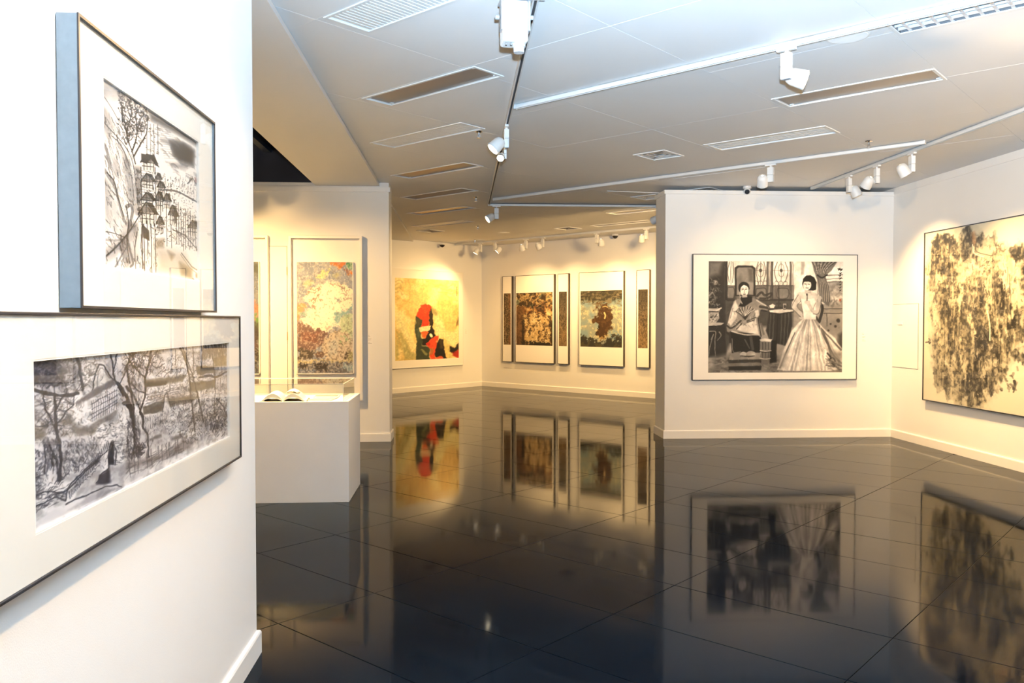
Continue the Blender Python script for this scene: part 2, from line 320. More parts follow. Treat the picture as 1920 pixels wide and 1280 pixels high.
# louvred fluorescent fitting
u0, u1, v0, v1 = fittings['louvre']; t = thing('louvre_light', 'silver louvred fluorescent fitting at the upper right corner', 'ceiling light', UV(u0, v0, ZC)); L, H, R = cell(u0, u1, v0, v1)
fit_frame(t, u0, u1, v0, v1, .018); mb = MB()
for a in ((.016, .02, .016, H - .016), (L - .02, L - .016, .016, H - .016), (.016, L - .016, .016, .02), (.016, L - .016, H - .02, H - .016)): mb.box(*a, .0, .08, R)
mb.box(.016, L - .016, .016, H - .016, .08, .084, R); mb.build('housing', mat('louvre_housing', (.10, .105, .115), .4), t); ML = mat('louvre_mirror', (.62, .66, .72), .3, .3)
for k in range(1, 16): y = k * H / 16; MB().box(.02, L - .02, y - .009, y + .009, .001, .006, R).box(.02, L - .02, y - .004, y + .004, .006, .04, R).build('louvre_blade', ML, t)
for k in (.25, .5, .75): MB().box(L * k - .004, L * k + .004, .02, H - .02, .0005, .03, R).build('reflector_rib', ML, t)
MB().tube(R @ Vector((L * .5, .03, .062)), R @ Vector((L * .5, H - .03, .062)), .012).build('tube', mat('fluorescent_tube', (.85, .88, .9), .4), t, True)
# round speakers
def disc(x, y, r, label):
    t = thing('ceiling_speaker', label, 'speaker', (x, y, ZC), 0, 'round ceiling speakers'); MB().lathe([(-.006, r - .006), (-.004, r), (.0, r)], n=36).build('rim', M_WHITE, t, True)
    MB().lathe([(-.0075, r * .9), (-.005, r * .92)], n=36).build('grille', mat('speaker_mesh', (.90, .90, .90), .6, bump=.4, bscale=900), t, True)
disc(2.31, 4.82, .125, 'white round ceiling speaker beside the bright track spotlight'); disc(2.29, 9.80, .10, 'small round ceiling speaker above the left end of the right partition'); disc(.82, 15.9, .12, 'distant round ceiling speaker near the far wall')
# sprinklers
def sprinkler(x, y, label):
    t = thing('sprinkler', label, 'sprinkler', (x, y, ZC), 0, 'ceiling sprinklers'); MB().lathe([(0, .035), (-.006, .032), (-.012, .012)], n=16).build('escutcheon', M_CHROME, t, True)
    mb = MB(); mb.lathe([(-.012, .010), (-.03, .009), (-.034, .004), (-.055, .004)], n=10); mb.box(-.012, -.009, -.002, .002, -.055, -.03); mb.box(.009, .012, -.002, .002, -.055, -.03); mb.box(-.012, .012, -.002, .002, -.056, -.053); mb.build('frame_arms', M_CHROME, t)
    MB().lathe([(-.057, .020), (-.060, .020)], n=14).build('deflector', M_CHROME, t)
for x, y, l in ((.165, 7.43, 'sprinkler head beside the pale linear grille, nearest left'), (.21, 11.36, 'sprinkler head beside the dark linear grille'), (.31, 14.85, 'small sprinkler head in the far ceiling, third in line'), (.30, 17.35, 'tiny sprinkler head closest to the far corner'), (3.86, 7.60, 'sprinkler head overlapping the long track at right')): sprinkler(x, y, l)
# cameras
def dome_cam(p, label, r=.055):
    t = thing('dome_camera', label, 'security camera', p, 0, 'dome security cameras'); MB().lathe([(0, r * 1.25), (-.02, r * 1.2), (-.03, r)], n=20).build('base', M_WHITE, t, True)
    MB().lathe([(-.03, r), (-.05, r * .92), (-.068, r * .68), (-.08, r * .35), (-.083, .004)], n=20).build('dome', M_DARK, t, True)
dome_cam(UV(12.30, 12.86, 3.16), 'black dome camera at the top of the wall above the yellow painting'); dome_cam(UV(13.52, 9.22, ZC), 'black dome camera on the far ceiling above the blue panel')
t = thing('turret_camera', 'white turret camera perched on the right partition top', 'security camera', (3.62, YP - .045, 3.2))
MB().lathe([(0, .05), (-.03, .05), (-.035, .04)], n=20).build('base', M_WHITE, t, True); MB().lathe([(-.045, .02), (-.036, .036), (-.01, .045), (.02, .044), (.04, .036)], (0, 0, -.06), (-.35, -1, -.45), 20).build('ball', M_WHITE, t, True)
MB().lathe([(.036, .032), (.046, .030), (.047, .02)], (0, 0, -.06), (-.35, -1, -.45), 20).build('lens_window', M_DARK, t, True)
tag(MB().tube((1.9, YP + .35, 3.185), (2.62, YP + .30, 3.158), .005).build('cable', M_WHITE), 'thin white cable running over the right partition corner', 'cable')

# ---------------------------------------------------------------- lighting tracks
def track(label, a, b, wd=.036, hgt=.036):
    a = Vector((*a, 0)); b = Vector((*b, 0)); d = b - a; L = d.length; t = thing('lighting_track', label, 'lighting track', (a.x, a.y, ZC), math.atan2(d.y, d.x), 'ceiling lighting tracks'); h = wd / 2
    mb = MB(); mb.box(0, L, -h, -h + .010, -hgt, 0); mb.box(0, L, h - .010, h, -hgt, 0); mb.box(0, L, -h, h, -.008, 0); mb.build('rail', M_RAIL, t)
    MB().box(.02, L - .02, -h + .010, h - .010, -hgt + .012, -.008).build('groove', M_GROOVE, t)
    for x in (-.012, L): MB().bbox(x, x + .012, -h - .002, h + .002, -hgt - .001, 0, .002).build('end_cap', M_RAIL, t)
    return t
p = lambda u, v: tuple(UV(u, v)[:2])
track('white track running away from the viewer under the hanging lamp box', (.385, -.5), (.405, 11.9)); track('bright white diagonal track crossing the upper right ceiling', p(4.90, 4.28), p(4.90, -1.6))
track('long diagonal track ending beside the sprinkler at right', p(8.41, 7.75), p(8.41, 2.24)); track('crosswise track at the end of the near ceiling', (.40, 11.95), (3.3, 11.95))
track('track parallel to the right wall holding three lamps', (4.45, 10.2), (4.51, 3.1)); track('far diagonal track in front of the five-panel wall', p(12.80, 12.95), p(12.80, 7.2))
track('track hanging in the dark void of the side room', (-2.6, 3.9), (-2.6, 9.6)).location.z = 3.3

# ---------------------------------------------------------------- track lamps
def lamp_light(t_name, pos, aim, power, size=60, blend=1., r=.03, color=WARM):
    size = min(150, size * 1.25)
    l = bpy.data.lights.new(t_name, 'SPOT'); o = bpy.data.objects.new(t_name, l); COL.objects.link(o); l.energy = power * LAMP; l.color = color; l.spot_size = math.radians(size); l.spot_blend = blend; l.shadow_soft_size = r
    o.location = pos; o.rotation_euler = (Vector(aim) - Vector(pos)).to_track_quat('-Z', 'Y').to_euler(); return o
def spot(label, at, aim, power=120, size=60, tdir=(1, 0), side=(1, 0), group='track spotlights', z0=None, s=1., blend=1., ring=M_WHITE, drop=0., soft=.03):
    z = ((ZC - .036) if z0 is None else z0) - drop; t = thing('track_spotlight', label, 'spotlight', (at[0], at[1], z), 0, group); a = math.atan2(tdir[1], tdir[0]); R = Matrix.Rotation(a, 4, 'Z')
    if drop: MB().tube((0, 0, -.01), (0, 0, drop), .009).build('drop_rod', M_WHITE, t, True)
    MB().bbox(-.06 * s, .06 * s, -.016, .016, -.018, 0, .003, R).build('adapter', M_WHITE, t); MB().tube((0, 0, -.018), (0, 0, -.034), .012).build('stem', M_WHITE, t, True)
    mb = MB(); mb.bbox(-.032 * s, .032 * s, -.021 * s, .021 * s, -.112 * s, -.032, .004, R); mb.build('driver_box', M_WHITE, t); MB().bbox(-.0315 * s, .0315 * s, -.0205 * s, .0205 * s, -.19 * s, -.1135 * s, .004, R).build('driver_cover', M_WHITE, t)
    MB().box(-.026 * s, .026 * s, -.016 * s, .016 * s, -.192 * s, -.19 * s, R).build('vent', M_GREY, t)
    sd = Vector((side[0], side[1], 0)).normalized(); hc = sd * .085 * s + Vector((0, 0, -.168 * s)); d = (Vector(aim) - (Vector((at[0], at[1], z)) + hc)).normalized()
    MB().tube(sd * .02 * s + Vector((0, 0, -.168 * s)), hc, .011 * s).build('pivot', M_WHITE, t, True)
    h = MB().lathe([(-.062 * s, .012 * s), (-.060 * s, .028 * s), (-.048 * s, .043 * s), (-.025 * s, .053 * s), (.03 * s, .058 * s), (.058 * s, .060 * s), (.058 * s, .054 * s), (.03 * s, .048 * s)], hc, d, 24, False).build('head', M_WHITE, t, True)
    MB().lathe([(.054 * s, .0615 * s), (.062 * s, .0615 * s), (.062 * s, .052 * s), (.054 * s, .052 * s)], hc, d, 24, False).build('bezel', ring, h, True)
    MB().lathe([(.044 * s, .0535 * s), (.046 * s, .0535 * s)], hc, d, 24).build('lens', M_LENS, h)
    if power: lamp_light('lamp_beam', Vector((at[0], at[1], z)) + hc + d * .075 * s, aim, power, size, blend, soft)
    return t
DU = (-1 / S2, 1 / S2)   # direction of the diagonal tracks
spot('bright white spotlight on the upper right diagonal track', p(4.90, 2.09), (5.5, 3.4, 1.5), 150, 70, DU, (.75, .35))
spot('white spotlight with a pale box hanging mid-way along the near track', (.392, 7.05), (-1.75, 6.45, .85), 90, 50, (0, 1), (-.8, -.35))
spot('black-ringed spotlight just behind the white one on the near track', (.395, 7.30), (-.6, 3.2, .3), 60, 45, (0, 1), (-.6, -.5), s=.6, ring=M_DARK, drop=.12)
spot('small spotlight at the near end of the crosswise track', (.52, 11.95), (-3.0, 10.9, .6), 150, 70, (1, 0), (-1, -.15))
spot('spotlight on the long diagonal track facing the painting of two women', p(8.41, 3.75), (3.85, YP, 1.2), 42, 76, DU, (-.8, .2))
spot('cream-lit spotlight nearest the right partition on the right track', (4.455, 9.22), (5.56, 9.3, 1.2), 205, 76, (0, 1), (1, .3)); spot('middle spotlight of three on the right track, head turned left', (4.46, 8.60), (3.9, YP, 1.1), 30, 76, (0, 1), (-.8, .5)); spot('foremost spotlight of three on the right track', (4.47, 7.93), (5.56, 7.9, 1.1), 200, 70, (0, 1), (-.9, .1))
spot('added unseen spotlight on the right track out toward the viewer', (4.485, 5.6), (5.56, 6.6, 1.1), 240, 74, (0, 1), (-.9, .1)); spot('second added unseen spotlight on the right track toward the viewer', (4.50, 4.4), (5.56, 4.6, 1.5), 110, 75, (0, 1), (-.9, .1))  # extra lamps out of frame, added to light the right wall
G6 = 'spotlights on the far track'
bl = lambda u, z: UV(u, VB, z)
br = lambda v, z: UV(UB, v, z)
for v, aim, pw, sd, l in ((12.20, bl(12.0, 1.15), 125, (-.9, .2), 'first spotlight on the far track, beside the corner'), (11.78, bl(11.5, 1.15), 125, (.9, -.1), 'second spotlight from the corner on the far track'), (10.92, br(11.4, 1.2), 130, (-.9, 0), 'far track spotlight above the rust-coloured panel, left of its pair'),
                          (10.48, br(10.2, 1.2), 130, (-.9, 0), 'far track spotlight above the rust-coloured panel, right of its pair'), (9.15, br(9.5, 1.2), 150, (.9, 0), 'far track spotlight just left of the dome camera'), (8.05, br(8.7, 1.2), 150, (-.9, 0), 'far track spotlight peeking out beside the right partition')):
    spot(l, p(12.80, v), aim, pw * .5, 84, DU, sd, G6)
GN = 'added fill spotlights outside the picture'  # unseen lamps, added as warm fill
spot('added fill spotlight behind the viewer aimed at the near right wall', (.385, 1.0), (5.56, 6.5, 1.3), 420, 76, (0, 1), (1, 0), GN); spot('added fill spotlight above the viewer aimed at the near left wall', (.386, 1.9), (-.92, 1.9, .4), 88, 84, (0, 1), (-1, 0), GN); spot('added fill spotlight behind the viewer aimed across the room', (.384, .1), (3.0, -2.6, 1.2), 160, 90, (0, 1), (1, 0), GN)  # out of view, added to raise the warm light in the near room
spot('added fill spotlight on the outer end of the upper right track aimed at the right partition', p(4.90, .25), (4.3, YP, 1.2), 100, 60, DU, (-.6, .6), GN); spot('added fill spotlight hidden behind the right partition aimed at the far wall', (3.05, 11.95), tuple(UV(UB, 10.4, 1.2)), 330, 60, (1, 0), (0, 1), GN, soft=.2); spot('second added fill spotlight hidden behind the right partition', (3.2, 11.95), tuple(UV(UB, 8.4, 1.2)), 150, 64, (1, 0), (0, 1), GN, soft=.2); spot('third added fill spotlight hidden behind the right partition, aimed at the yellow painting', (2.9, 11.95), tuple(UV(12.0, VB, 1.3)), 430, 46, (1, 0), (-.2, 1), GN, soft=.2)  # out of view, added for an even wash on partition and far walls
GS = 'spotlights in the side room'
spot('side room spotlight aimed at the tall landscapes', (-2.6, 8.3), (-1.25, YQ, 1.1), 160, 62, (0, 1), (1, 0), GS, 3.264); spot('side room spotlight aimed at the hidden left landscape', (-2.6, 7.7), (-2.9, YQ, 1.2), 140, 56, (0, 1), (-1, 0), GS, 3.264); spot('side room spotlight aimed down at the display case', (-2.6, 6.72), (-1.45, 7.2, .85), 900, 46, (0, 1), (1, 0), GS, 3.264)
spot('added side room spotlight washing its end wall for bounce light', (-2.6, 5.2), (-4.6, 5.2, 2.0), 650, 100, (0, 1), (-1, 0), GS, 3.264)  # unseen lamp, added to bounce warm light around the side room
spot('added side room spotlight bouncing off the hidden end of the left partition', (-2.6, 7.1), (-4.0, YQ, 1.9), 430, 72, (0, 1), (-1, 0), GS, 3.264)  # unseen lamp, added so its bounce brightens the soffit
# large projector-type lamp close to the viewer
t = thing('projector_lamp', 'large white lamp box hanging from the near track at the top edge', 'spotlight', (.275, 4.2, 3.164)); R = Matrix.Rotation(math.radians(6), 4, 'Z')
MB().bbox(.02, .16, -.05, .05, -.02, 0, .004).build('adapter', M_WHITE, t); MB().bbox(-.075, .085, -.06, .07, -.052, -.036, .003, R).build('bracket_plate', M_GREY, t)
MB().bbox(.03, .06, -.02, .02, -.04, -.015, .003).build('stem', M_WHITE, t)
mb = MB(); mb.bbox(-.066, .062, -.055, .065, -.262, -.056, .012, R); mb.build('housing', M_WHITE, t)
for x in (-.074, .064): MB().bbox(x, x + .012, -.035, .02, -.20, -.05, .002, R).build('side_arm', M_GREY, t)
for x in (-.078, .074): MB().lathe([(0, .012), (.02, .012), (.022, .008)], (x, -.01, -.13), (1 if x > 0 else -1, 0, 0), 12).build('knob', M_GREY, t, True)
for x in (-.045, -.02): MB().lathe([(0, .005), (-.014, .005), (-.016, .003)], (x, -.03, -.262), (0, 0, 1), 8).build('screw', M_CHROME, t, True)
MB().lathe([(0, .034), (-.014, .034), (-.015, .028), (-.042, .027)], (.022, 0, -.262), (0, 0, 1), 20).build('collar', mat('collar_grey', (.5, .5, .51), .4), t, True)
lamp_light('lamp_beam', (.20, 4.05, 2.86), (-.92, 2.3, .9), 45, 62)
# ---------------------------------------------------------------- picture painting (numpy -> colour attribute)
class Canvas:
    """Small software painter; user coordinates run 0..1000 in both directions, y down."""
    def __init__(s, w, h, base, seed=1):
        s.w, s.h = w, h
        s.a = np.ones((h, w, 3)) * np.array(col3(base))
        s.r = random.Random(seed); s.n = seed * 7919
    def noise(s, fx, fy, octv=4, gain=.5):
        s.n += 1; g = np.random.RandomState(s.n % 2**31); out = np.zeros((s.h, s.w)); amp = 1.; tot = 0.
        for o in range(octv):
            nx, ny = int(fx * 2**o) + 2, int(fy * 2**o) + 2
            t = g.rand(ny + 1, nx + 1)
            X = np.linspace(0, nx - 1.001, s.w); Y = np.linspace(0, ny - 1.001, s.h)
            xi = X.astype(int); yi = Y.astype(int); fxx = X - xi; fyy = Y - yi
            fxx = fxx * fxx * (3 - 2 * fxx); fyy = (fyy * fyy * (3 - 2 * fyy))[:, None]
            r0 = t[yi][:, xi] * (1 - fxx) + t[yi][:, xi + 1] * fxx
            r1 = t[yi + 1][:, xi] * (1 - fxx) + t[yi + 1][:, xi + 1] * fxx
            out += amp * (r0 * (1 - fyy) + r1 * fyy); tot += amp; amp *= gain
        out /= tot
        return np.clip((out - out.mean()) / (out.std() * 4 + 1e-6) + .5, 0, 1)
    def mix(s, m, c, sl=None):
        sl = sl or (slice(None), slice(None))
        v = s.a[sl]; m = np.clip(m, 0, 1)[..., None]
        s.a[sl] = v * (1 - m) + np.array(col3(c)) * m
    def _box(s, P, pad):
        x0 = max(0, int(P[:, 0].min() - pad)); x1 = min(s.w, int(P[:, 0].max() + pad) + 2)
        y0 = max(0, int(P[:, 1].min() - pad)); y1 = min(s.h, int(P[:, 1].max() + pad) + 2)
        if x1 <= x0 or y1 <= y0: return None
        X, Y = np.meshgrid(np.arange(x0, x1) + .5, np.arange(y0, y1) + .5)
        return (slice(y0, y1), slice(x0, x1)), X, Y
    def px(s, pts): return np.array(pts, float).reshape(-1, 2) * (s.w / 1000., s.h / 1000.)
    def pmask(s, pts, soft=1.):
        P = s.px(pts); b = s._box(P, soft + 1)
        if b is None: return None
        sl, X, Y = b; ins = np.zeros(X.shape, bool); d = np.full(X.shape, 1e9)
        for i in range(len(P)):
            (x0, y0), (x1, y1) = P[i], P[(i + 1) % len(P)]
            if y0 != y1: ins ^= ((y0 > Y) != (y1 > Y)) & (X < (x1 - x0) * (Y - y0) / (y1 - y0) + x0)
            L = (x1 - x0)**2 + (y1 - y0)**2 + 1e-9
            t = np.clip(((X - x0) * (x1 - x0) + (Y - y0) * (y1 - y0)) / L, 0, 1)
            d = np.minimum(d, (X - x0 - t * (x1 - x0))**2 + (Y - y0 - t * (y1 - y0))**2)
        d = np.sqrt(d); return sl, np.clip(.5 + np.where(ins, d, -d) / soft, 0, 1)
    def poly(s, pts, c, al=1., soft=1., tex=None):
        r = s.pmask(pts, soft)
        if r: s.mix(r[1] * al * (1 if tex is None else tex[r[0]]), c, r[0])
    def line(s, pts, wd, c, al=1., w1=None, soft=.8, smooth=True):
        P = s.px(pts)
        if smooth and len(P) > 2: P = crom(P)
        w1 = wd if w1 is None else w1; b = s._box(P, max(wd, w1) + 2)
        if b is None: return
        sl, X, Y = b; m = np.zeros(X.shape); n = len(P) - 1
        for i in range(n):
            (x0, y0), (x1, y1) = P[i], P[i + 1]; L = (x1 - x0)**2 + (y1 - y0)**2 + 1e-9
            t = np.clip(((X - x0) * (x1 - x0) + (Y - y0) * (y1 - y0)) / L, 0, 1)
            d = np.sqrt((X - x0 - t * (x1 - x0))**2 + (Y - y0 - t * (y1 - y0))**2)
            hw = .5 * (wd + (w1 - wd) * (i + t) / n)
            m = np.maximum(m, np.clip((hw - d) / soft + .5, 0, 1))
        s.mix(m * al, c, sl)
    def ell(s, cx, cy, rx, ry, c, al=1., soft=1.2, rot=0., ring=None):
        n = 22; pts = []
        for i in range(n + (1 if ring else 0)):
            a = 2 * math.pi * i / n; x, y = rx * math.cos(a), ry * math.sin(a)
            pts.append((cx + x * math.cos(rot) - y * math.sin(rot), cy + x * math.sin(rot) + y * math.cos(rot)))
        if ring: s.line(pts, ring, c, al, smooth=False)
        else: s.poly(pts, c, al, soft)
    def dabs(s, region, n, ln, wd, c, al=.8, ang=None, jit=.6, curl=.3):
        """n short brush strokes scattered inside a polygon"""
        R = np.array(region, float).reshape(-1, 2); x0, y0 = R.min(0); x1, y1 = R.max(0); k = 0; g = s.r
        asp = s.w / s.h
        for _ in range(n * 4):
            x, y = g.uniform(x0, x1), g.uniform(y0, y1)
            if not pinp(x, y, R): continue
            a = g.uniform(0, 6.283) if ang is None else ang + g.uniform(-jit, jit)
            L = ln * g.uniform(.4, 1.3); dx, dy = L * math.cos(a), L * math.sin(a) * asp
            q = g.uniform(-curl, curl)
            cc = c if not isinstance(c, list) else g.choice(c)
            s.line([(x - dx / 2, y - dy / 2), (x - dy * q * .5, y + dx * q * .5), (x + dx / 2, y + dy / 2)],
                   wd * g.uniform(.5, 1.4), cc, al * g.uniform(.4, 1), soft=.9)
            k += 1
            if k >= n: break
    def tree(s, x, y, ln, ang, wd, c, depth, al=.9, spread=.5, shrink=.74):
        g = s.r; asp = s.w / s.h
        x2 = x + ln * math.cos(ang); y2 = y - ln * math.sin(ang) * asp
        mx = (x + x2) / 2 + g.uniform(-.12, .12) * ln; my = (y + y2) / 2
        s.line([(x, y), (mx, my), (x2, y2)], wd, c, al, max(.6, wd * .7))
        if depth > 0:
            for k in range(g.choice([2, 2, 3])):
                s.tree(x2, y2, ln * shrink * g.uniform(.7, 1.15), ang + g.uniform(-spread, spread) + (k - .7) * .35 * spread, max(.7, wd * .62), c, depth - 1, al, spread, shrink)
    def warp(s, amp, fx, fy, octv=3, ay=None):
        """marble the picture: displace every pixel by smooth noise (amp in pixels)"""
        dx = (s.noise(fx, fy, octv) - .5) * 4 * amp; dy = (s.noise(fx, fy, octv) - .5) * 4 * (amp if ay is None else ay)
        Y, X = np.mgrid[0:s.h, 0:s.w]; X = np.clip(X + dx, 0, s.w - 1.001); Y = np.clip(Y + dy, 0, s.h - 1.001)
        xi, yi = X.astype(int), Y.astype(int); fx_, fy_ = (X - xi)[..., None], (Y - yi)[..., None]; a = s.a
        x1, y1 = np.minimum(xi + 1, s.w - 1), np.minimum(yi + 1, s.h - 1)
        s.a = (a[yi, xi] * (1 - fx_) + a[yi, x1] * fx_) * (1 - fy_) + (a[y1, xi] * (1 - fx_) + a[y1, x1] * fx_) * fy_
    def tone(s, gain=1., lift=0.): s.a = np.clip(s.a * gain + lift, 0, 1)

def col3(c): return (c, c * .975, c * .945) if isinstance(c, (int, float)) else c
def crom(P, k=4):
    Q = np.vstack([2 * P[0] - P[1], P, 2 * P[-1] - P[-2]]); out = []
    for i in range(1, len(Q) - 2):
        for j in range(k):
            t = j / k
            out.append(.5 * (2 * Q[i] + (Q[i + 1] - Q[i - 1]) * t + (2 * Q[i - 1] - 5 * Q[i] + 4 * Q[i + 1] - Q[i + 2]) * t * t
                             + (3 * Q[i] - Q[i - 1] - 3 * Q[i + 1] + Q[i + 2]) * t**3))
    out.append(P[-1]); return np.array(out)
def pinp(x, y, R):
    ins = False; n = len(R)
    for i in range(n):
        x0, y0 = R[i]; x1, y1 = R[(i + 1) % n]
        if (y0 > y) != (y1 > y) and x < (x1 - x0) * (y - y0) / (y1 - y0) + x0: ins = not ins
    return ins
def sheet(*m):
    m = np.array(m).reshape(3, 3)
    def f(s):
        P = np.array([[*map(float, t.split(',')), 1.] for t in s.split()]) @ m.T
        return [(a, b) for a, b in P[:, :2] / P[:, 2:]]
    return f
# each picture is sketched in the units of its own study sheet; these map a sheet onto the 0..1000 picture square
PM = sheet(0.8368201, 0, -194.1423, 6.067991e-17, 1.008065, -144.1532, 4.756771e-20, 1.146037e-19, 1)
PW = sheet(1.188669, 0.002278599, -42.94461, 0.1910931, 0.9957755, -156.6134, 0.0003640757, -1.332257e-05, 1)
PA = sheet(1.290728, 6.188177e-17, -41.30329, -0.5642194, 0.8569461, 0.9160981, -0.0004534989, -8.521352e-20, 1)
PB = sheet(0.4139039, -0.002971491, -12.4808, 0.06357579, 0.8570959, -119.7122, -0.0003708855, 5.054764e-06, 1)
PC = sheet(0.4440496, -0.003187912, 343.3305, 0.06820618, 0.9195203, -103.0409, -0.000397898, 5.422915e-06, 1)
PR = sheet(1.12658, -0.0105485, -46.2615, -0.03976291, 0.9202273, -90.35269, -0.0001014268, -1.05485e-05, 1)
PS = sheet(1.709402, -7.129071e-17, -102.5641, 0, 0.862069, -53.44828, -2.915047e-19, 0, 1)
def paint_two_women():
    c = Canvas(330, 272, .66, 3); n1 = c.noise(14, 12); n2 = c.noise(40, 30, 3); st = c.noise(60, 6, 3)
    full = [(0, 0), (1000, 0), (1000, 1000), (0, 1000)]
    def q(pts, v, al=1., soft=1.2): c.poly(pts, v, al, soft)
    def l(pts, w, v, al=.9, w1=None): c.line(pts, w, v, al, w1)
    q(PM("232,143 385,143 392,1000 232,1000"), .27, 1, 3); q(PM("232,143 362,143 330,260 232,290"), .6, .8, 14)
    q(PM("395,143 1427,143 1427,520 395,520"), .93, 1, 2)
    q(PM("395,360 990,360 990,500 395,500"), .5, .95, 2); q(PM("640,480 980,480 980,720 640,720"), .36, .95, 8)
    q(PM("380,440 480,440 470,760 380,980"), .33, .9, 8)
    # window lattice
    for x, w, v in ((392, 5, .2), (378, 3, .32), (752, 6, .42), (768, 4, .62), (788, 5, .4), (800, 2, .3), (960, 5, .42), (980, 3, .6)):
        l(PM("%d,143 %d,480" % (x, x)), w, v, .9)
    for cx, lo, hi in ((430, 400, 462), (692, 650, 742), (875, 806, 948)):
        l(PM("%d,143 %d,350" % (cx, cx)), 1.6, .45)
        for sx in (lo, hi):
            m = (sx + cx * .35) / 1.35
            l(PM("%d,150 %d,235 %d,330" % (cx + (sx - cx) * .5, sx + (cx - sx) * .14, cx + (sx - cx) * .5)), 1.8, .38)
        if cx > 500:
            c.ell(*PM("%d,225" % cx)[0], 12, 16, .3, .8, 1.5); l(PM("%d,225 %d,225" % (lo, hi)), 1.2, .5, .7)
            c.ell(*PM("%d,225" % cx)[0], 22, 60, .45, .8, ring=1.2)
            for dx in (-40, 0, 40): c.ell(*PM("%d,342" % (cx + dx))[0], 15, 22, .42, .8, ring=1.3)
    l(PM("400,360 990,360"), 2, .35); l(PM("400,490 990,488"), 3, .25)
    for a in ("657,388 735,388 735,474 657,474", "845,388 935,388 935,470 845,470", "402,380 455,380 455,470 402,470"):
        q(PM(a), .58, .8, 2); l(PM(a + " " + a.split()[0]), 1.6, .28, .8, None)
    l(PM("665,450 700,420 730,445 790,425 770,465 690,470"), 5, .25, .8)
    # mirror
    q(PM("465,200 490,182 620,182 648,205 648,450 465,450"), .2, 1, 1.5); q(PM("482,210 500,198 610,198 630,215 632,440 482,440"), .62, 1, 2)
    q(PM("580,210 628,210 628,330 590,320"), .4, .7, 6); q(PM("485,290 520,250 540,330 490,380"), .45, .6, 8)
    # table
    q(PM("770,600 965,600 975,720 940,900 780,860 745,760"), .25, 1, 3)
    for x in (785, 815, 850, 885, 915, 945): l(PM("%d,610 %d,700 %d,880" % (x, x - 4, x - 14)), 3, .5 if x % 2 else .12, .55)
    q(PM("770,580 860,566 980,575 985,592 880,604 780,597"), .86, 1, 1.2); l(PM("770,598 880,606 985,594"), 2, .15)
    l(PM("855,370 855,560"), 2.5, .25); l(PM("828,375 830,470"), 1.5, .4); l(PM("840,520 870,520"), 5, .3); l(PM("835,560 875,560"), 6, .3)
    q(PM("890,520 925,520 922,568 895,568"), .7, .9); l(PM("890,520 893,566 922,566 927,520"), 1.4, .2, .9); c.ell(*PM("910,545")[0], 9, 14, .2, .8)
    # plant and stand
    c.dabs(PM("236,370 320,370 345,545 236,548"), 90, 22, 2.2, [.2, .3, .62, .75], .8)
    c.ell(*PM("290,335")[0], 20, 22, .78, .9, 4); c.dabs(PM("240,300 330,300 330,400 240,400"), 25, 16, 1.8, [.2, .6], .7)
    q(PM("232,560 345,556 325,600 330,650 300,690 232,695"), .7, 1, 2); l(PM("232,572 300,578 345,558"), 4, .85); l(PM("236,590 320,590"), 3, .25, .7)
    c.dabs(PM("240,605 315,605 310,680 240,680"), 26, 18, 2, [.25, .35, .85], .8)
    q(PM("232,690 330,684 370,690 340,712 232,722"), .75, 1, 1.5); l(PM("232,724 350,712"), 3, .15)
    q(PM("232,725 380,720 392,1000 232,1000"), .24, 1, 4)
    for a in ("245,765 300,770 290,860 300,985", "260,840 280,790 250,900 240,985", "330,770 350,800 310,850"): l(PM(a), 2.6, .68, .85, 1.5)
    # floor
    q(PM("232,1000 420,960 850,980 1427,1040 1427,1135 232,1135"), .55, .9, 12); c.dabs(PM("232,1000 900,1000 900,1135 232,1135"), 130, 40, 4, [.35, .45, .7, .3], .5, 0, .5)
    q(PM("232,1010 300,1000 290,1090 240,1100"), .72, .6, 14)
    # seat, footstool, jar
    q(PM("430,770 700,780 690,960 440,960"), .13, 1, 2); l(PM("445,830 452,945 520,950"), 2, .6); l(PM("560,840 600,920"), 3, .5, .7); l(PM("610,820 625,925"), 7, .42, .8)
    q(PM("420,1018 436,955 690,955 708,1015"), .62, 1, 1.5); q(PM("412,1020 708,1018 705,1045 415,1048"), .3); q(PM("430,1048 690,1045 690,1075 425,1078"), .55); q(PM("415,1078 706,1075 700,1112 410,1112"), .2, 1, 3)
    q(PM("785,845 840,850 836,1040 780,1052 760,900"), .1, 1, 4); q(PM("690,850 795,848 790,935 780,940 786,1010 775,1050 715,1048 692,1000 704,940 690,930"), .52, 1, 2)
    q(PM("684,840 730,830 800,838 790,858 700,856"), .82); 
    for y in (935, 945, 1005): l(PM("692,%d 740,%d 790,%d" % (y, y + 7, y)), 1.8, .8 if y != 945 else .2, .9)
    for x in (715, 740, 768): l(PM("%d,865 %d,925" % (x, x)), 2, .28, .7); l(PM("%d,955 %d,1000" % (x, x)), 2, .3, .6)
    # left figure
    q(PM("500,470 590,455 660,480 735,535 772,550 745,600 690,575 672,650 735,800 690,820 670,795 440,762 400,775 392,720 425,600 455,500"), .62, 1, 2)
    q(PM("470,485 440,560 405,690 430,715 480,650 500,560"), .84, 1, 3); l(PM("398,715 440,735 520,670"), 4, .3); l(PM("450,560 425,650"), 2, .45, .6)
    q(PM("620,480 665,480 740,530 765,560 740,590 690,560 650,540"), .6, 1, 2); l(PM("690,545 755,560"), 6, .3); l(PM("660,490 740,540"), 3, .8, .8); l(PM("700,580 745,590"), 4, .2)
    q(PM("770,535 800,520 825,535 815,555 780,555"), .85, 1, 1.5)
    q(PM("470,590 505,552 560,538 615,545 645,575 585,650 535,660"), .58, 1, 2)
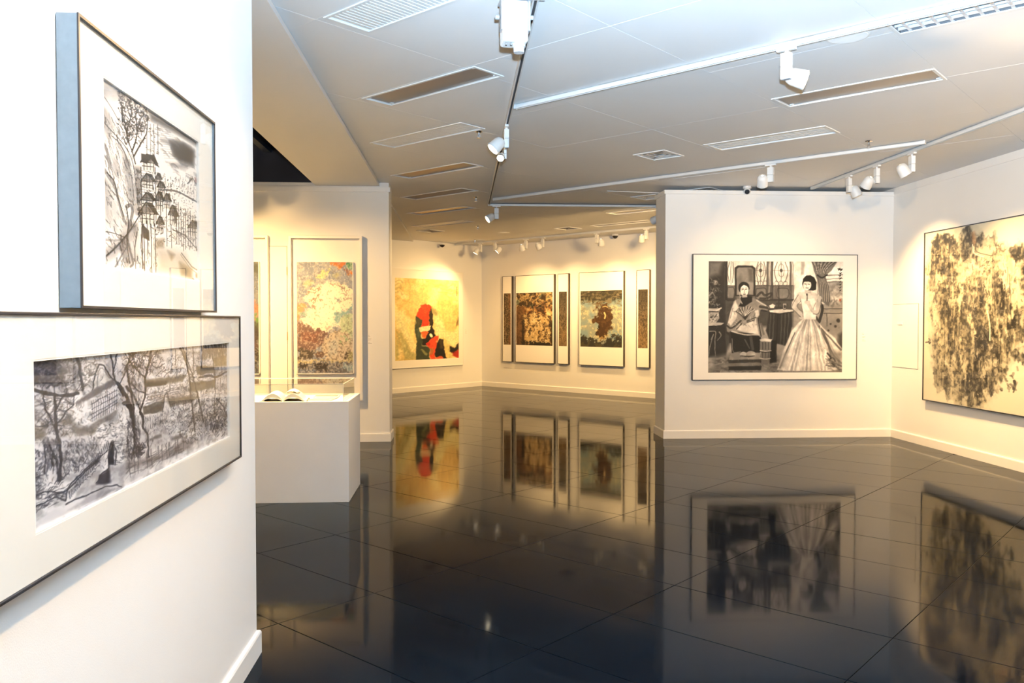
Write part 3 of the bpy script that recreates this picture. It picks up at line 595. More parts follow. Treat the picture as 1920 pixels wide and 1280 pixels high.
    for x, y in ((480, 585), (503, 560), (528, 548), (553, 542), (580, 543), (605, 550), (628, 565)): l(PM("%d,%d 560,660" % (x, y)), 1.6, .2, .9); l(PM("%d,%d 556,630" % (x + 9, y + 2)), 1.3, .9, .8)
    q(PM("500,470 560,448 622,455 620,500 590,520 545,548 500,545 520,510"), .1, 1, 2); l(PM("515,455 510,480 530,520"), 3, .7)
    q(PM("505,700 600,665 650,640 680,800 520,765 470,745"), .84, 1, 3); l(PM("560,690 640,665"), 3, .35); l(PM("480,745 540,690 660,640"), 3, .3, .8); l(PM("440,765 560,795 680,800"), 3, .85)
    q(PM("640,580 670,570 682,620 660,645 645,630"), .82, 1, 2); q(PM("525,680 570,665 580,690 540,720"), .7, 1, 2); l(PM("700,700 725,790"), 5, .5); l(PM("672,650 700,810"), 2.5, .2)
    l(PM("400,775 430,800 425,860"), 5, .25, .8); c.dabs(PM("430,560 660,560 660,740 430,740"), 30, 26, 1.6, [.3, .85], .5)
    c.ell(*PM("546,378")[0], 41, 54, .1); c.ell(*PM("551,402")[0], 31, 54, .9); q(PM("503,380 520,345 548,330 585,345 596,385 570,362 545,350 520,368"), .1, 1, 1.2)
    q(PM("530,440 575,440 580,462 530,465"), .72)
    for x in (534, 566): l(PM("%d,394 %d,391" % (x - 8, x + 8)), 1.8, .15); l(PM("%d,381 %d,380" % (x - 9, x + 9)), 1.2, .4)
    l(PM("552,398 549,418 556,420"), 1.2, .5); l(PM("543,434 561,434"), 2, .25); l(PM("510,415 508,450"), 1.6, .75); l(PM("592,410 590,440"), 1.6, .4)
    c.ell(*PM("545,972")[0], 24, 24, .78); c.ell(*PM("612,965")[0], 33, 24, .68); l(PM("525,985 580,992 640,985"), 2, .15)
    # curtain, right window
    q(PM("985,143 1080,143 1070,260 1000,360 985,360"), .9, .9, 4); q(PM("1050,143 1080,143 1075,260 1050,270"), .72, .9, 2)
    q(PM("1290,325 1427,325 1427,525 1300,525"), .64, .95, 4); c.dabs(PM("1300,335 1427,335 1427,520 1300,520"), 40, 30, 6, [.5, .78, .85], .5)
    l(PM("1270,268 1427,262"), 3, .55); l(PM("1270,300 1427,296"), 2, .6); l(PM("1290,325 1427,325"), 3, .5)
    q(PM("1245,560 1427,562 1427,610 1245,608"), .6, .9, 2); l(PM("1245,562 1427,562"), 2, .35); l(PM("1260,606 1427,606"), 2, .3)
    q(PM("1230,610 1427,610 1427,930 1330,840 1240,740"), .62, .95, 4); l(PM("1285,610 1287,720"), 1.5, .3); 
    for x, y, r in ((1390, 670, 14), (1360, 722, 9), (1320, 700, 6), (1300, 760, 7)): c.ell(*PM("%d,%d" % (x, y))[0], r, r * 1.2, .22, .9, 3)
    q(PM("1390,800 1427,780 1427,920 1400,890"), .2, .8, 12)
    q(PM("1145,143 1375,143 1320,225 1270,270 1300,380 1315,490 1300,540 1265,520 1225,470 1195,300 1165,225"), .52, 1, 2)
    for i in range(13):
        x = 1150 + i * 17.5; l(PM("%d,145 %d,205 %d,275" % (x, 1180 + i * 9, 1212 + i * 4)), 1.7, (.25, .75)[i % 2], .75)
        l(PM("%d,285 %d,380 %d,500" % (1208 + i * 4, 1205 + i * 8, 1212 + i * 8)), 1.6, (.28, .8)[i % 2], .7)
    c.dabs(PM("1160,150 1350,150 1260,260 1200,260"), 60, 10, 1.5, [.85, .3], .7); l(PM("1200,262 1240,285 1285,262"), 4, .2)
    # right figure
    l(PM("1215,500 1245,560 1220,680"), 7, .22, .9); l(PM("1190,640 1215,690"), 6, .25)
    skirt = PM("1080,650 1190,660 1250,735 1360,830 1427,925 1427,1105 1300,1118 1090,1122 845,1112 880,1000 920,880 975,760 1030,690")
    q(skirt, .9, 1, 3)
    for i in range(17):
        t = i / 16; x0 = 1085 + 105 * t; x1 = 870 + 545 * t; y1 = 1110 - 150 * max(0, t - .75) * 1.5
        xm = x0 + (x1 - x0) * .42
        l(PM("%d,665 %d,820 %d,%d" % (x0, xm, x1, y1)), 2 + 4 * (i % 3 == 0), (.62, .97, .74, .52)[i % 4], .5, 5)
    for a in ("1235,740 1330,840 1415,930", "1000,780 920,960 870,1090", "1215,720 1300,900 1330,1010", "1250,760 1340,960 1400,1040"): l(PM(a), 3, .38, .7, 5)
    q(PM("850,1020 900,930 960,1000 920,1100 850,1110"), .68, .6, 10); q(PM("1300,930 1427,950 1427,1110 1330,1090"), .55, .7, 12); l(PM("1290,960 1325,1000 1310,1020"), 4, .2, .8)
    c.dabs(PM("1290,1000 1427,1000 1427,1110 1290,1110"), 26, 40, 3, [.3, .45], .6, .6)
    c.dabs(PM("1000,760 1250,760 1260,1080 960,1080"), 36, 90, 3, [.75, .98, .82], .45, 1.5, .3)
    q(PM("1040,420 1090,405 1150,405 1215,440 1238,480 1225,540 1195,560 1170,500 1050,500 1020,500"), .84, 1, 1.5)
    l(PM("1045,435 990,535 1010,575 1080,645"), 13, .82, 1, 9); l(PM("1030,440 972,545 1000,590 1065,650"), 1.5, .4, .8); l(PM("1055,490 1020,550 1075,600"), 1.4, .45, .7)
    q(PM("1050,470 1090,482 1165,470 1185,500 1190,660 1080,655 1070,590"), .94, 1, 1.5); l(PM("1048,475 1060,540 1075,650"), 1.4, .45, .8)
    l(PM("1222,470 1200,585 1165,590 1112,505"), 12, .78, 1, 8); l(PM("1238,480 1212,600 1165,612"), 1.6, .35, .85); l(PM("1185,510 1165,570"), 1.5, .5, .7)
    c.ell(*PM("1110,505")[0], 20, 20, .82); l(PM("1106,425 1107,490"), 2, .3); c.ell(*PM("1106,436")[0], 7, 11, .35); q(PM("1035,640 1080,640 1085,660 1050,655"), .8)
    q(PM("1085,385 1140,385 1145,425 1090,425"), .74); q(PM("1062,345 1068,300 1095,272 1135,265 1172,285 1192,330 1186,390 1160,402 1120,398 1075,380"), .1, 1, 1.2)
    c.ell(*PM("1108,352")[0], 31, 46, .9, 1, 1.2, .1); q(PM("1066,330 1080,290 1130,285 1160,310 1158,335 1120,322 1085,325"), .1, 1, 1.2)
    for x in (1092, 1122): l(PM("%d,345 %d,347" % (x - 7, x + 7)), 1.7, .2)
    l(PM("1105,350 1100,366"), 1.1, .55); l(PM("1096,377 1118,379"), 1.8, .3); q(PM("1142,330 1185,330 1182,396 1140,394 1150,365"), .12, 1, 1.5)
    c.warp(.45, 16, 14, 2); c.dabs(full, 320, 18, 1.4, [.25, .4, .8, .95], .2, 1.4, .8)
    # inscription and seal
    for x, y, w in ((1390, 213, 3), (1408, 218, 3), (1402, 250, 2), (1398, 272, 1.6), (1402, 295, 2), (1400, 325, 1.4), (1402, 350, 1.4), (1400, 378, 1.4), (1402, 402, 1.2)): l(PM("%d,%d %d,%d %d,%d" % (x - 9, y - 6, x + 3, y + 1, x + 9, y - 8)), w, .15, .9); l(PM("%d,%d %d,%d" % (x - 4, y + 8, x + 5, y - 9)), w * .7, .2, .8)
    c.poly(PM("1394,475 1412,475 1412,498 1394,498"), (.72, .42, .3), .8)
    c.a *= (.93 + .14 * n1)[..., None] * (.95 + .1 * n2)[..., None] ; dk = np.clip((.75 - c.a[..., 1:2]) * 1.4, 0, 1)
    c.a = c.a * (1 - dk * .3 * n2[..., None]); c.a = np.clip(c.a, 0, 1) ** 1.35; return c

def paint_cliff():
    """broad ink painting: cascading vertical washes on cream paper"""
    paper = (.93, .90, .82); c = Canvas(340, 410, paper, 11)
    v = c.noise(60, 7, 4, .6); n = c.noise(12, 8, 5, .6); f = c.noise(90, 60, 3); g = c.noise(26, 16, 4, .65)
    ink = (.15, .14, .13); dk = (.24, .22, .19); md = (.47, .44, .38); lt = (.68, .64, .55); pale = (.90, .86, .75); wht = (.97, .94, .86)
    def q(p, cc, al=.85, soft=9, tx=None): c.poly(PW(p), cc, al, soft, tx)
    brush = np.clip(.25 + 1.5 * (v - .15), 0, 1)
    q("45,260 80,180 150,140 260,120 330,98 350,190 480,240 560,220 660,230 700,420 720,640 650,830 560,900 500,1040 440,1120 390,1200 250,1170 130,1080 90,900 60,600", lt, .9, 26, np.clip(.5 + 1.3 * (n - .3), 0, 1))
    q("60,380 110,400 120,800 100,1000 80,900", (.76, .72, .62), .8, 18, brush)
    q("90,800 330,820 380,1190 240,1170 130,1090", md, .8, 20, brush); q("160,640 330,600 400,900 300,960 160,900", md, .8, 16, brush)
    for p, al in (("75,185 130,150 215,165 240,270 215,370 150,385 85,340", .85), ("55,330 120,370 112,540 60,520", .6), ("255,135 328,100 338,225 352,295 300,335 262,250", .75), ("150,370 225,360 240,520 235,670 160,670 125,520", .7), ("250,480 330,460 330,620 270,640", .6),
                  ("330,470 400,500 412,620 400,700 432,850 400,970 340,930 328,650", .95), ("420,660 455,690 505,900 480,970 432,900", 1.), ("440,400 490,400 540,480 545,640 505,710 470,600", .85), ("180,660 255,690 245,900 170,880", .7), ("545,660 605,640 590,720 540,725", .9),
                  ("565,870 645,875 650,930 590,935", .85), ("290,900 395,960 385,1195 320,1195 250,1060", .85), ("430,950 525,950 512,1045 440,1110 395,1060", .8), ("345,190 378,148 414,165 405,222 362,218", .9), ("425,150 462,132 485,215 445,235", .9), ("545,215 605,178 650,250 640,310 580,300", .85), ("620,330 700,380 690,560 630,520", .8), ("500,720 560,730 540,880 500,860", .7), ("600,720 700,700 690,800 620,820", .7)):
        q(p, dk, al, 8, np.clip(.5 + 1.1 * (g - .2), 0, 1))
    for p in ("395,235 432,225 470,262 432,300 422,360 368,390 355,310", "335,222 345,272 440,286 472,240 392,208", "228,440 270,375 295,430 262,520 246,720 225,560", "296,620 334,620 328,800 304,770", "495,250 560,290 572,385 520,350", "395,420 442,405 432,560 404,620", "555,415 600,370 648,395 645,560 590,630",
              "390,1075 422,1075 412,1202 386,1202", "130,395 178,415 165,490 130,460", "262,950 302,930 302,1025 268,1020", "118,640 150,700 146,860 124,800", "360,330 430,330 400,430 350,440", "470,300 560,330 540,420 460,390", "300,230 330,240 320,330 296,320", "560,560 600,600 580,660 552,640", "640,560 700,600 690,690 640,660"):
        q(p, pale, .9, 7, np.clip(.6 + .8 * (f - .2), 0, 1))
    c.warp(3.2, 22, 18, 4, 6.); c.warp(1.6, 60, 40, 2, 2.5)
    c.a *= (1 - .30 * np.clip((v - .5) * 2.4, 0, 1) * np.clip((.86 - c.a[..., 1]) * 6, 0, 1))[..., None]; M = np.clip((.86 - c.a[..., 1]) * 5, 0, 1)
    c.mix(np.clip((f - .62) * 4, 0, .35) * M, pale); c.mix(np.clip((.36 - f) * 4, 0, .4) * M, ink); c.mix(np.clip((.27 - v) * 4, 0, .5) * M, pale)
    c.poly(PW("310,140 335,135 345,200 330,220 315,180"), (.8, .55, .35), .5, 6); c.poly(PW("520,270 560,290 570,380 540,350"), (.85, .62, .42), .4, 9)
    R = PW("70,250 330,140 660,320 640,860 480,980 380,1150 150,1100 90,800")
    c.dabs(R, 260, 34, 1.5, [ink, pale, wht, dk], .6, 1.5, .25, .2); c.dabs(R, 330, 11, 1.2, [ink, wht, pale, dk], .75, 1.3, 1.2, .6); c.dabs(PW("410,380 560,380 560,640 430,640"), 90, 60, 1.2, [pale, ink, md], .6, 1.57, .12, .1)
    c.dabs(PW("500,960 600,960 600,1120 500,1110"), 30, 20, 4, [md, dk], .7, 1.2, .8); c.dabs(PW("75,190 200,140 210,170 90,240"), 30, 18, 4, ink, .5); c.dabs(PW("45,780 75,780 75,815 45,815"), 4, 18, 4, ink, .7)
    c.line(PW("322,215 335,270 390,290"), 2, wht, .95); c.line(PW("415,620 430,700 432,800"), 2, wht, .9); c.line(PW("345,215 350,260 440,285"), 1.3, ink, .8); c.dabs(PW("370,295 425,295 420,360 370,360"), 14, 16, 1.2, ink, .7)
    c.a = np.clip(c.a, 0, 1) ** 1.4; return c

def paint_town():
    """pale ink drawing: rock slope at left, half-timbered houses, trees, banded sky"""
    c = Canvas(240, 330, (.95, .93, .91), 5); n = c.noise(6, 6, 4); v = c.noise(30, 30, 3)
    ink = (.2, .2, .24); gr = (.55, .55, .58); lt = (.72, .72, .74); tan = (.72, .66, .55)
    def l(p, w, cc=ink, al=.85, w1=None): c.line(p, w, cc, al, w1, smooth=len(p) > 3)
    c.poly(PA("32,20 130,75 180,140 60,150 32,130"), (.6, .6, .64), .7, 22, n + .2); c.poly(PA("320,230 597,392 597,420 480,350 330,275"), (.6, .6, .62), .9, 12)
    c.poly(PA("440,400 520,410 580,450 575,540 500,520 460,480"), (.42, .42, .44), .9, 14); c.poly(PA("390,395 480,400 560,430 470,430"), gr, .6, 14); c.poly(PA("440,530 560,540 530,560 450,555"), lt, .7, 10)
    for i in range(16): l(PA("%d,%d %d,%d" % (345 + i * 4, 290 + i * 14, 420 + i * 10, 310 + i * 13)), 1, lt, .35)
    # rock slope
    for p, w, a in (("38,280 90,340 170,430 215,520 235,640 250,820", 2, .8), ("34,390 60,440 85,520 90,570 70,500", 7, .45), ("40,560 95,650 120,700 150,830 175,900", 9, .4), ("70,600 110,650 130,740 165,860", 3, .7),
                    ("100,380 150,430 190,520 215,640 225,760", 2, .5), ("130,400 170,470 200,560", 4, .35), ("60,150 110,230 160,330 185,400", 1.5, .6), ("180,800 205,790 215,830 200,900 185,1000 215,1130 200,1160", 8, .45),
                    ("180,800 190,900 180,1010 195,1140", 3, .6), ("35,1120 120,1040 200,940 255,850", 3, .75), ("60,1100 150,1010 230,910", 5, .3), ("40,950 100,960 170,985 180,1000", 2, .5), ("40,1000 110,1005 165,995", 6, .25),
                    ("110,1165 150,1090 180,1040", 4, .4), ("240,950 225,1050 230,1170", 3, .4), ("270,900 262,1040 278,1170", 2, .7)): l(PA(p), w * .85, gr if w > 3 else ink, a, w * .5)
    c.dabs(PA("40,300 220,480 240,820 150,800 60,560"), 60, 60, 1.2, [lt, gr], .6, 1.25, .3); c.dabs(PA("150,880 270,870 280,1180 120,1170"), 50, 50, 1.5, [gr, lt, ink], .5, 1.4, .35)
    for p, al in (("34,180 70,220 120,330 90,420 40,330", .3), ("40,600 100,680 150,860 130,960 60,900", .28), ("140,420 200,520 230,700 235,840 190,760 165,560", .35), ("90,470 130,520 150,640 110,620", .25), ("150,900 240,900 250,1100 180,1160 140,1060", .38), ("36,1060 120,1020 170,990 110,1100 40,1150", .3), ("230,560 262,560 268,880 245,840", .5)): c.poly(PA(p), (.5, .5, .54), al, 10, n + .25)
    c.dabs(PA("36,200 120,280 225,520 245,830 180,800 60,560"), 150, 40, 1.2, [lt, gr, gr, ink], .55, 1.2, .35); c.dabs(PA("60,560 180,820 190,1160 40,1140"), 120, 46, 1.3, [lt, gr, ink], .5, 1.1, .5); c.dabs(PA("280,560 597,640 597,1060 300,1000"), 420, 14, 1.1, [gr, ink, lt, ink], .6); c.dabs(PA("340,290 597,420 597,620 380,600"), 60, 60, 4, [lt, (.6, .6, .62)], .35, .1, .2)
    # big tree
    for p in ("235,540 215,460 190,400 180,330 170,250", "215,470 240,400 250,330 275,260", "225,500 262,430 300,360 310,300", "200,420 190,340 215,250 210,190", "190,360 160,290 165,200", "250,340 240,260 250,200"): l(PA(p), 2.6, ink, .85, 1.2)
    for _ in range(26): x, y = c.r.uniform(150, 310), c.r.uniform(150, 400); c.tree(*PA("%f,%f" % (x, y + 40))[0], 26, c.r.uniform(.8, 2.4), 1.4, (.25, .25, .32), 2, .7, .8)
    c.dabs(PA("140,95 180,120 290,190 320,260 290,350 200,380 165,300"), 330, 20, 1.8, [(.3, .31, .38), (.42, .43, .5), gr], .75); c.dabs(PA("130,90 160,110 200,330 170,320"), 60, 16, 1.6, [gr, (.4, .4, .46)], .6)
    # tower, houses
    for x in (303, 325, 345, 368): l(PA("%d,300 %d,480" % (x, x)), 1.2, gr, .8)
    c.dabs(PA("300,300 370,330 370,480 300,480"), 50, 14, 1.2, [gr, ink], .6, 0, .3)
    def house(x, y, w, hgt, al=1.):
        c.poly(PA("%f,%f %f,%f %f,%f %f,%f" % (x, y + hgt * .45, x + w, y + hgt * .5, x + w, y + hgt * 1.1, x, y + hgt)), (.92, .9, .87), .9 * al, 1)
        c.poly(PA("%f,%f %f,%f %f,%f" % (x - w * .12, y + hgt * .48, x + w * .42, y, x + w * 1.02, y + hgt * .5)), (.66, .65, .65), .8 * al, 1)
        l(PA("%f,%f %f,%f %f,%f" % (x - w * .15, y + hgt * .52, x + w * .42, y, x + w * 1.08, y + hgt * .55)), 2, ink, .95 * al, None); l(PA("%f,%f %f,%f" % (x - w * .1, y + hgt * .5, x + w * 1.05, y + hgt * .56)), 1.5, ink, .9 * al)
        c.poly(PA("%f,%f %f,%f %f,%f %f,%f" % (x + w * .45, y, x + w * .9, y + hgt * .05, x + w * 1.4, y + hgt * .6, x + w * 1.05, y + hgt * .55)), (.34, .33, .35), .8 * al, 1)
        for t in (.15, .42, .7): l(PA("%f,%f %f,%f" % (x + w * t, y + hgt * (.5 - .4 * (1 - abs(t - .42) * 2)), x + w * t, y + hgt)), 1.2, ink, .8 * al)
        l(PA("%f,%f %f,%f" % (x, y + hgt * .75, x + w, y + hgt * .8)), 1.2, ink, .8 * al); l(PA("%f,%f %f,%f" % (x + w, y + hgt * .5, x + w, y + hgt * 1.1)), 1.6, ink, .8 * al)
    for a in ((275, 480, 68, 95), (275, 595, 60, 90), (272, 710, 62, 90), (262, 768, 78, 130), (355, 590, 28, 70), (365, 640, 36, 70), (352, 700, 40, 110), (400, 710, 34, 90), (430, 780, 42, 120), (358, 850, 34, 90), (545, 870, 50, 90), (455, 800, 18, 90)): house(*a)
    c.poly(PA("270,478 335,492 345,480 372,555 350,545 330,500 300,540 270,520"), (.3, .3, .33), .75, 1.5); l(PA("338,478 345,520 372,555"), 2, ink)
    for x, y0, y1 in ((268, 560, 1170), (280, 900, 1180), (350, 560, 900), (378, 770, 900), (412, 780, 1030), (322, 900, 1200), (300, 880, 1080), (345, 900, 1190), (440, 900, 1040)): l(PA("%d,%d %d,%d" % (x, y0, x + 3, y1)), 1.6, ink, .75)
    c.poly(PA("270,900 310,940 312,1000 275,980"), (.35, .34, .34), .7, 3)
    for y in range(580, 760, 16): l(PA("272,%d 340,%d" % (y, y + 10)), .9, gr, .5)
    c.dabs(PA("225,560 400,600 480,780 470,1000 360,1010 270,960 240,800"), 170, 16, 1.3, [ink, gr, ink], .75, None); c.dabs(PA("235,560 270,560 270,900 245,850"), 40, 26, 1.5, ink, .6, 1.4, .4)
    # right side: far trees, fences
    c.dabs(PA("400,620 597,600 597,740 420,720"), 90, 34, 1.1, [gr, ink, lt], .6, 1.57, .15, .1); l(PA("540,650 570,615 597,660"), 2.5, gr); l(PA("400,690 480,700 560,740 597,760"), 4, gr, .6)
    for x in range(470, 597, 14): l(PA("%d,%d %d,%d" % (x, 740 + c.r.randint(0, 120), x + c.r.randint(-3, 3), 1010 + c.r.randint(0, 60))), 1.5, ink, .75)
    c.dabs(PA("450,740 597,850 597,1060 450,1010"), 150, 20, 1.4, [ink, gr, ink], .7); l(PA("450,930 520,960 597,1050"), 2, ink); l(PA("500,1070 560,1150 590,1170"), 3, gr); l(PA("495,1080 550,1160 590,1190"), 1.5, gr)
    c.poly(PA("350,1040 440,1050 520,1080 560,1160 500,1200 360,1180"), tan, .32, 25); c.poly(PA("490,1130 560,1170 560,1225 500,1200"), (.5, .47, .36), .6, 14); c.poly(PA("420,1060 460,1080 440,1110"), (.5, .45, .38), .4, 10)
    c.dabs(PA("290,1000 370,1000 350,1190 290,1180"), 40, 30, 1.1, [ink, gr, tan], .6, 1.3, .5); c.poly(PA("350,990 400,985 395,1040 355,1040"), (.7, .62, .5), .5, 8)
    c.poly(PA("583,610 596,620 596,650 584,640"), (.85, .45, .4), .5, 4); c.poly(PA("582,1190 594,1195 594,1220 582,1214"), (.85, .45, .4), .6, 3); c.poly(PA("34,1008 46,1010 46,1036 34,1034"), (.8, .45, .4), .6, 3)
    for y in range(500, 990, 24): l(PA("36,%d 42,%d" % (y, y + 9)), 1.6, gr, .9)
    l(PA("565,1222 575,1234"), 3, ink); d = c.a.mean(-1, keepdims=True); c.a = c.a * np.clip((d / .93) ** 1.7, 0, 1) * .96; return c

def paint_village():
    """dense brush drawing: bare trees, steep roofs, stone arch bridge over water"""
    c = Canvas(470, 270, (.93, .92, .93), 8); ink = (.1, .11, .17); gr = (.42, .41, .43); lt = (.68, .67, .7); br = (.4, .37, .33)
    v = c.noise(40, 24, 3)
    def l(p, w, cc=ink, al=.9, w1=None): c.line(p, w, cc, al, w1)
    c.mix(np.clip((c.noise(9, 6, 4) - .42) * 1.6, 0, .5), lt); full = [(0, 0), (1000, 0), (1000, 1000), (0, 1000)]
    c.dabs([(0, 20), (1000, 20), (1000, 760), (0, 800)], 1500, 15, 1.3, [gr, gr, br, ink, ink], .65, 1.4, .9); c.dabs([(560, 60), (1000, 60), (1000, 800), (560, 640)], 800, 14, 1.5, [gr, br, ink, ink], .7)
    c.poly(PB("35,150 280,125 350,150 340,360 200,370 40,310"), gr, .75, 10, v + .2); c.poly(PB("35,560 130,580 140,650 40,665"), br, .85, 6); c.poly(PB("230,540 300,500 330,560 240,575"), br, .8, 6); c.poly(PB("300,560 420,600 490,560 460,620 340,640"), br, .8, 6)
    # left house
    c.poly(PB("440,340 490,180 575,265 440,345"), (.85, .84, .84), .9, 1.5); l(PB("440,340 490,180 580,280"), 2.5); l(PB("470,330 492,200 560,270"), 1.2, gr); c.poly(PB("330,430 440,340 575,275 600,300 440,395 350,440"), gr, .95, 4)
    c.poly(PB("430,420 598,325 600,470 440,550"), (.86, .85, .87), .9, 2); c.poly(PB("340,640 440,560 600,470 600,510 450,590 380,640"), (.5, .48, .48), .9, 4)
    for i in range(12): x = 440 + i * 14; l(PB("%d,%d %d,%d" % (x, 415 - i * 7, x, 545 - i * 7)), 1, ink, .7)
    for k in (0, 40, 75, 100): l(PB("432,%d 600,%d" % (430 + k, 345 + k * .8)), 1.2, ink, .75)
    # bridge and banks
    for p in ("45,1200 60,1110 130,1070 200,1040 270,1060", "60,1040 150,1000 250,1010 330,930 450,820 530,740", "270,1060 290,960 370,880 460,800", "270,1085 350,1040 460,1000 540,960 630,965", "465,940 500,880 545,840 545,740 565,675 580,690 590,760 585,830"): l(PB(p), 2.4, ink, .85)
    c.poly(PB("548,830 550,740 566,675 578,690 580,830"), ink, .95, 1.5); c.poly(PB("465,955 480,900 545,850 560,940"), (.14, .14, .2), .9, 4); c.poly(PB("550,830 690,805 690,860 640,930 560,940"), lt, .55, 8)
    for i in range(70):
        x, y = c.r.uniform(60, 540), 0; y = 1090 - (x - 60) * .62 + c.r.uniform(-70, 60); l(PB("%f,%f %f,%f %f,%f" % (x - 13, y + 12, x, y - 8 + c.r.uniform(-4, 4), x + 14, y - 10)), 1.2, ink, .7)
    for i in range(26): t = i / 25; x = 290 + 250 * t; y = 1000 - 330 * t; l(PB("%f,%f %f,%f" % (x, y, x + 6, y + 46)), 1.3, ink, .8)
    c.poly(PB("280,1120 440,1020 640,960 640,985 420,1070"), lt, .7, 6); c.poly(PB("40,1240 200,1110 280,1120 260,1150 60,1250"), (.87, .86, .88), .8, 6)
    # stone walls middle
    c.dabs(PB("480,560 680,540 690,820 590,830 560,660 480,720"), 150, 14, 1.3, [ink, gr], .8, .3, .5); c.dabs(PB("250,700 480,640 470,800 270,900 250,860"), 260, 20, 1.2, [ink, gr], .7, 1.4, .6); c.dabs(PB("120,670 220,670 220,860 140,880"), 90, 40, 1.3, [ink, gr], .75, 1.5, .25)
    # foliage top left
    c.dabs(PB("38,150 240,130 230,320 120,300 40,310"), 330, 22, 2.4, [ink, (.16, .17, .24), gr], .85); c.dabs(PB("240,130 520,105 440,300 350,360 240,330"), 220, 18, 1.6, [gr, br, (.3, .29, .28)], .75); l(PB("38,330 120,350 230,375 350,365"), 5, ink, .85); l(PB("345,130 360,200 385,340"), 5, ink, .85)
    c.dabs(PB("40,360 330,380 320,640 60,560"), 170, 28, 1.3, [br, gr, ink], .7)
    for p, w in (("228,920 238,760 215,600 205,480 200,380", 6), ("215,600 160,500 120,390", 3.5), ("215,560 260,500 320,440", 3), ("205,480 240,400 270,370", 2.4), ("130,880 132,760 125,660", 2.5), ("160,680 200,800 222,900", 2.5), ("48,1240 52,1050 60,900 50,740 42,560", 6)): l(PB(p), w, ink, .85, w * .6)
    for x, y in ((120, 390), (320, 440), (270, 370), (200, 380)): c.tree(*PB("%d,%d" % (x, y))[0], 34, 1.5, 1.6, ink, 3, .75, .8)
    c.dabs(PB("40,700 110,760 120,980 60,1080"), 90, 22, 1.6, [ink, gr], .7); c.dabs(PB("60,1000 260,960 270,1060 60,1140"), 50, 22, 1.3, [ink, gr], .7, .2, .5)
    # big central trees
    for p, w in (("0,250 30,400 55,560 60,740 75,880", 5), ("0,520 40,600 60,740 65,850 45,970", 6), ("200,100 180,200 150,330 150,450 115,580 105,620", 6), ("105,600 130,640 135,730 165,790 175,960", 6), ("0,400 60,470 110,590", 5), ("190,210 230,250 300,220", 2), ("150,330 100,280 60,250 0,140", 3), ("150,450 90,430 40,360", 3), ("180,160 140,150 110,220", 2.5), ("270,140 210,150 180,230", 2)): l(PC(p), w, ink, .92, w * .6)
    for p, w in (("600,300 650,370 690,470", 7), ("560,110 590,280 640,380", 3), ("600,110 575,240", 2.5), ("690,120 640,250 600,330", 2), ("640,430 670,440 692,520", 6)): l(PB(p), w, ink, .9)
    for _ in range(34): x, y = c.r.uniform(0, 300), c.r.uniform(150, 330); c.tree(*PC("%f,%f" % (x, y))[0], 24, c.r.uniform(.6, 2.5), 1.5, ink, 3, .75, .9)
    c.dabs(PC("0,250 140,330 120,560 0,520"), 90, 30, 1.3, [ink, gr], .7, 1.3, .6); c.dabs(PC("0,640 100,640 110,960 0,980"), 160, 26, 1.6, [ink, ink, gr], .8, 1.4, .5); c.dabs(PC("60,860 160,850 130,930 50,960"), 60, 16, 2, ink, .8)
    # right-hand buildings
    c.poly(PC("140,350 340,320 460,310 440,360 150,400"), br, .8, 6); c.poly(PC("150,370 320,350 310,385 150,405"), (.2, .2, .22), .85, 4); c.poly(PC("130,610 290,520 275,590 200,615"), (.33, .31, .3), .95, 2); c.poly(PC("130,560 290,500 310,440 300,520 250,590 135,625"), (.4, .38, .36), .9, 3)
    l(PC("280,590 315,450 350,560"), 2.5); l(PC("318,470 345,555"), 1.6); c.poly(PC("285,590 316,470 345,560 340,660 285,670"), (.9, .88, .88), .7, 2)
    c.poly(PC("320,500 500,470 560,480 520,520 340,555"), br, .8, 6); c.poly(PC("500,370 690,350 690,410 560,440 500,440"), br, .85, 5); c.poly(PC("540,240 680,245 680,300 550,310"), br, .9, 4); c.poly(PC("670,190 775,150 770,240 690,250"), (.46, .4, .3), .85, 5); c.poly(PC("590,100 775,55 770,150 600,180"), gr, .85, 8, v + .3); c.poly(PC("180,810 275,770 275,800 185,830"), gr, .85, 4); c.poly(PC("350,800 450,770 430,810 350,825"), gr, .8, 5)
    for i in range(15): x = 150 + i * 13; l(PC("%d,%d %d,%d" % (x, 640 - i * 3, x, 740 - i * 4)), 1.3, gr if i % 3 else ink, .75)
    for i in range(13): x = 345 + i * 14; l(PC("%d,%d %d,%d" % (x, 560 - i * 3, x + 6, 535 - i * 3)), 1.3, ink, .8)
    for k in range(4): l(PC("150,%d 300,%d 460,%d" % (470 + k * 22, 430 + k * 18, 400 + k * 14)), 1.3, gr, .8)
    c.dabs(PC("150,420 480,370 480,470 150,520"), 110, 14, 1.2, [ink, gr, br], .75); c.dabs(PC("280,560 500,540 520,700 380,760 170,780"), 170, 16, 1.2, [ink, gr], .75, None); c.dabs(PC("580,90 775,60 775,160 600,190"), 150, 26, 2, [ink, (.16, .17, .24)], .85, 1.4, .5); l(PC("570,330 640,320 700,330 775,290"), 6, (.2, .22, .3), .85)
    for p, w in (("415,80 460,190 490,330 500,470 520,620 535,760", 6), ("545,440 570,540 600,680", 6), ("440,90 520,330 550,450", 4), ("520,90 525,300", 3), ("600,70 575,300", 3), ("670,170 690,380 680,620", 4), ("720,80 735,260 720,500", 2.5), ("380,110 390,330", 2.5)): l(PC(p), w, (.2, .19, .19), .85, w * .7)
    for _ in range(22): x, y = c.r.uniform(330, 720), c.r.uniform(150, 420); c.tree(*PC("%f,%f" % (x, y))[0], 18, c.r.uniform(.9, 2.2), 1.2, (.25, .23, .22), 2, .65, .7)
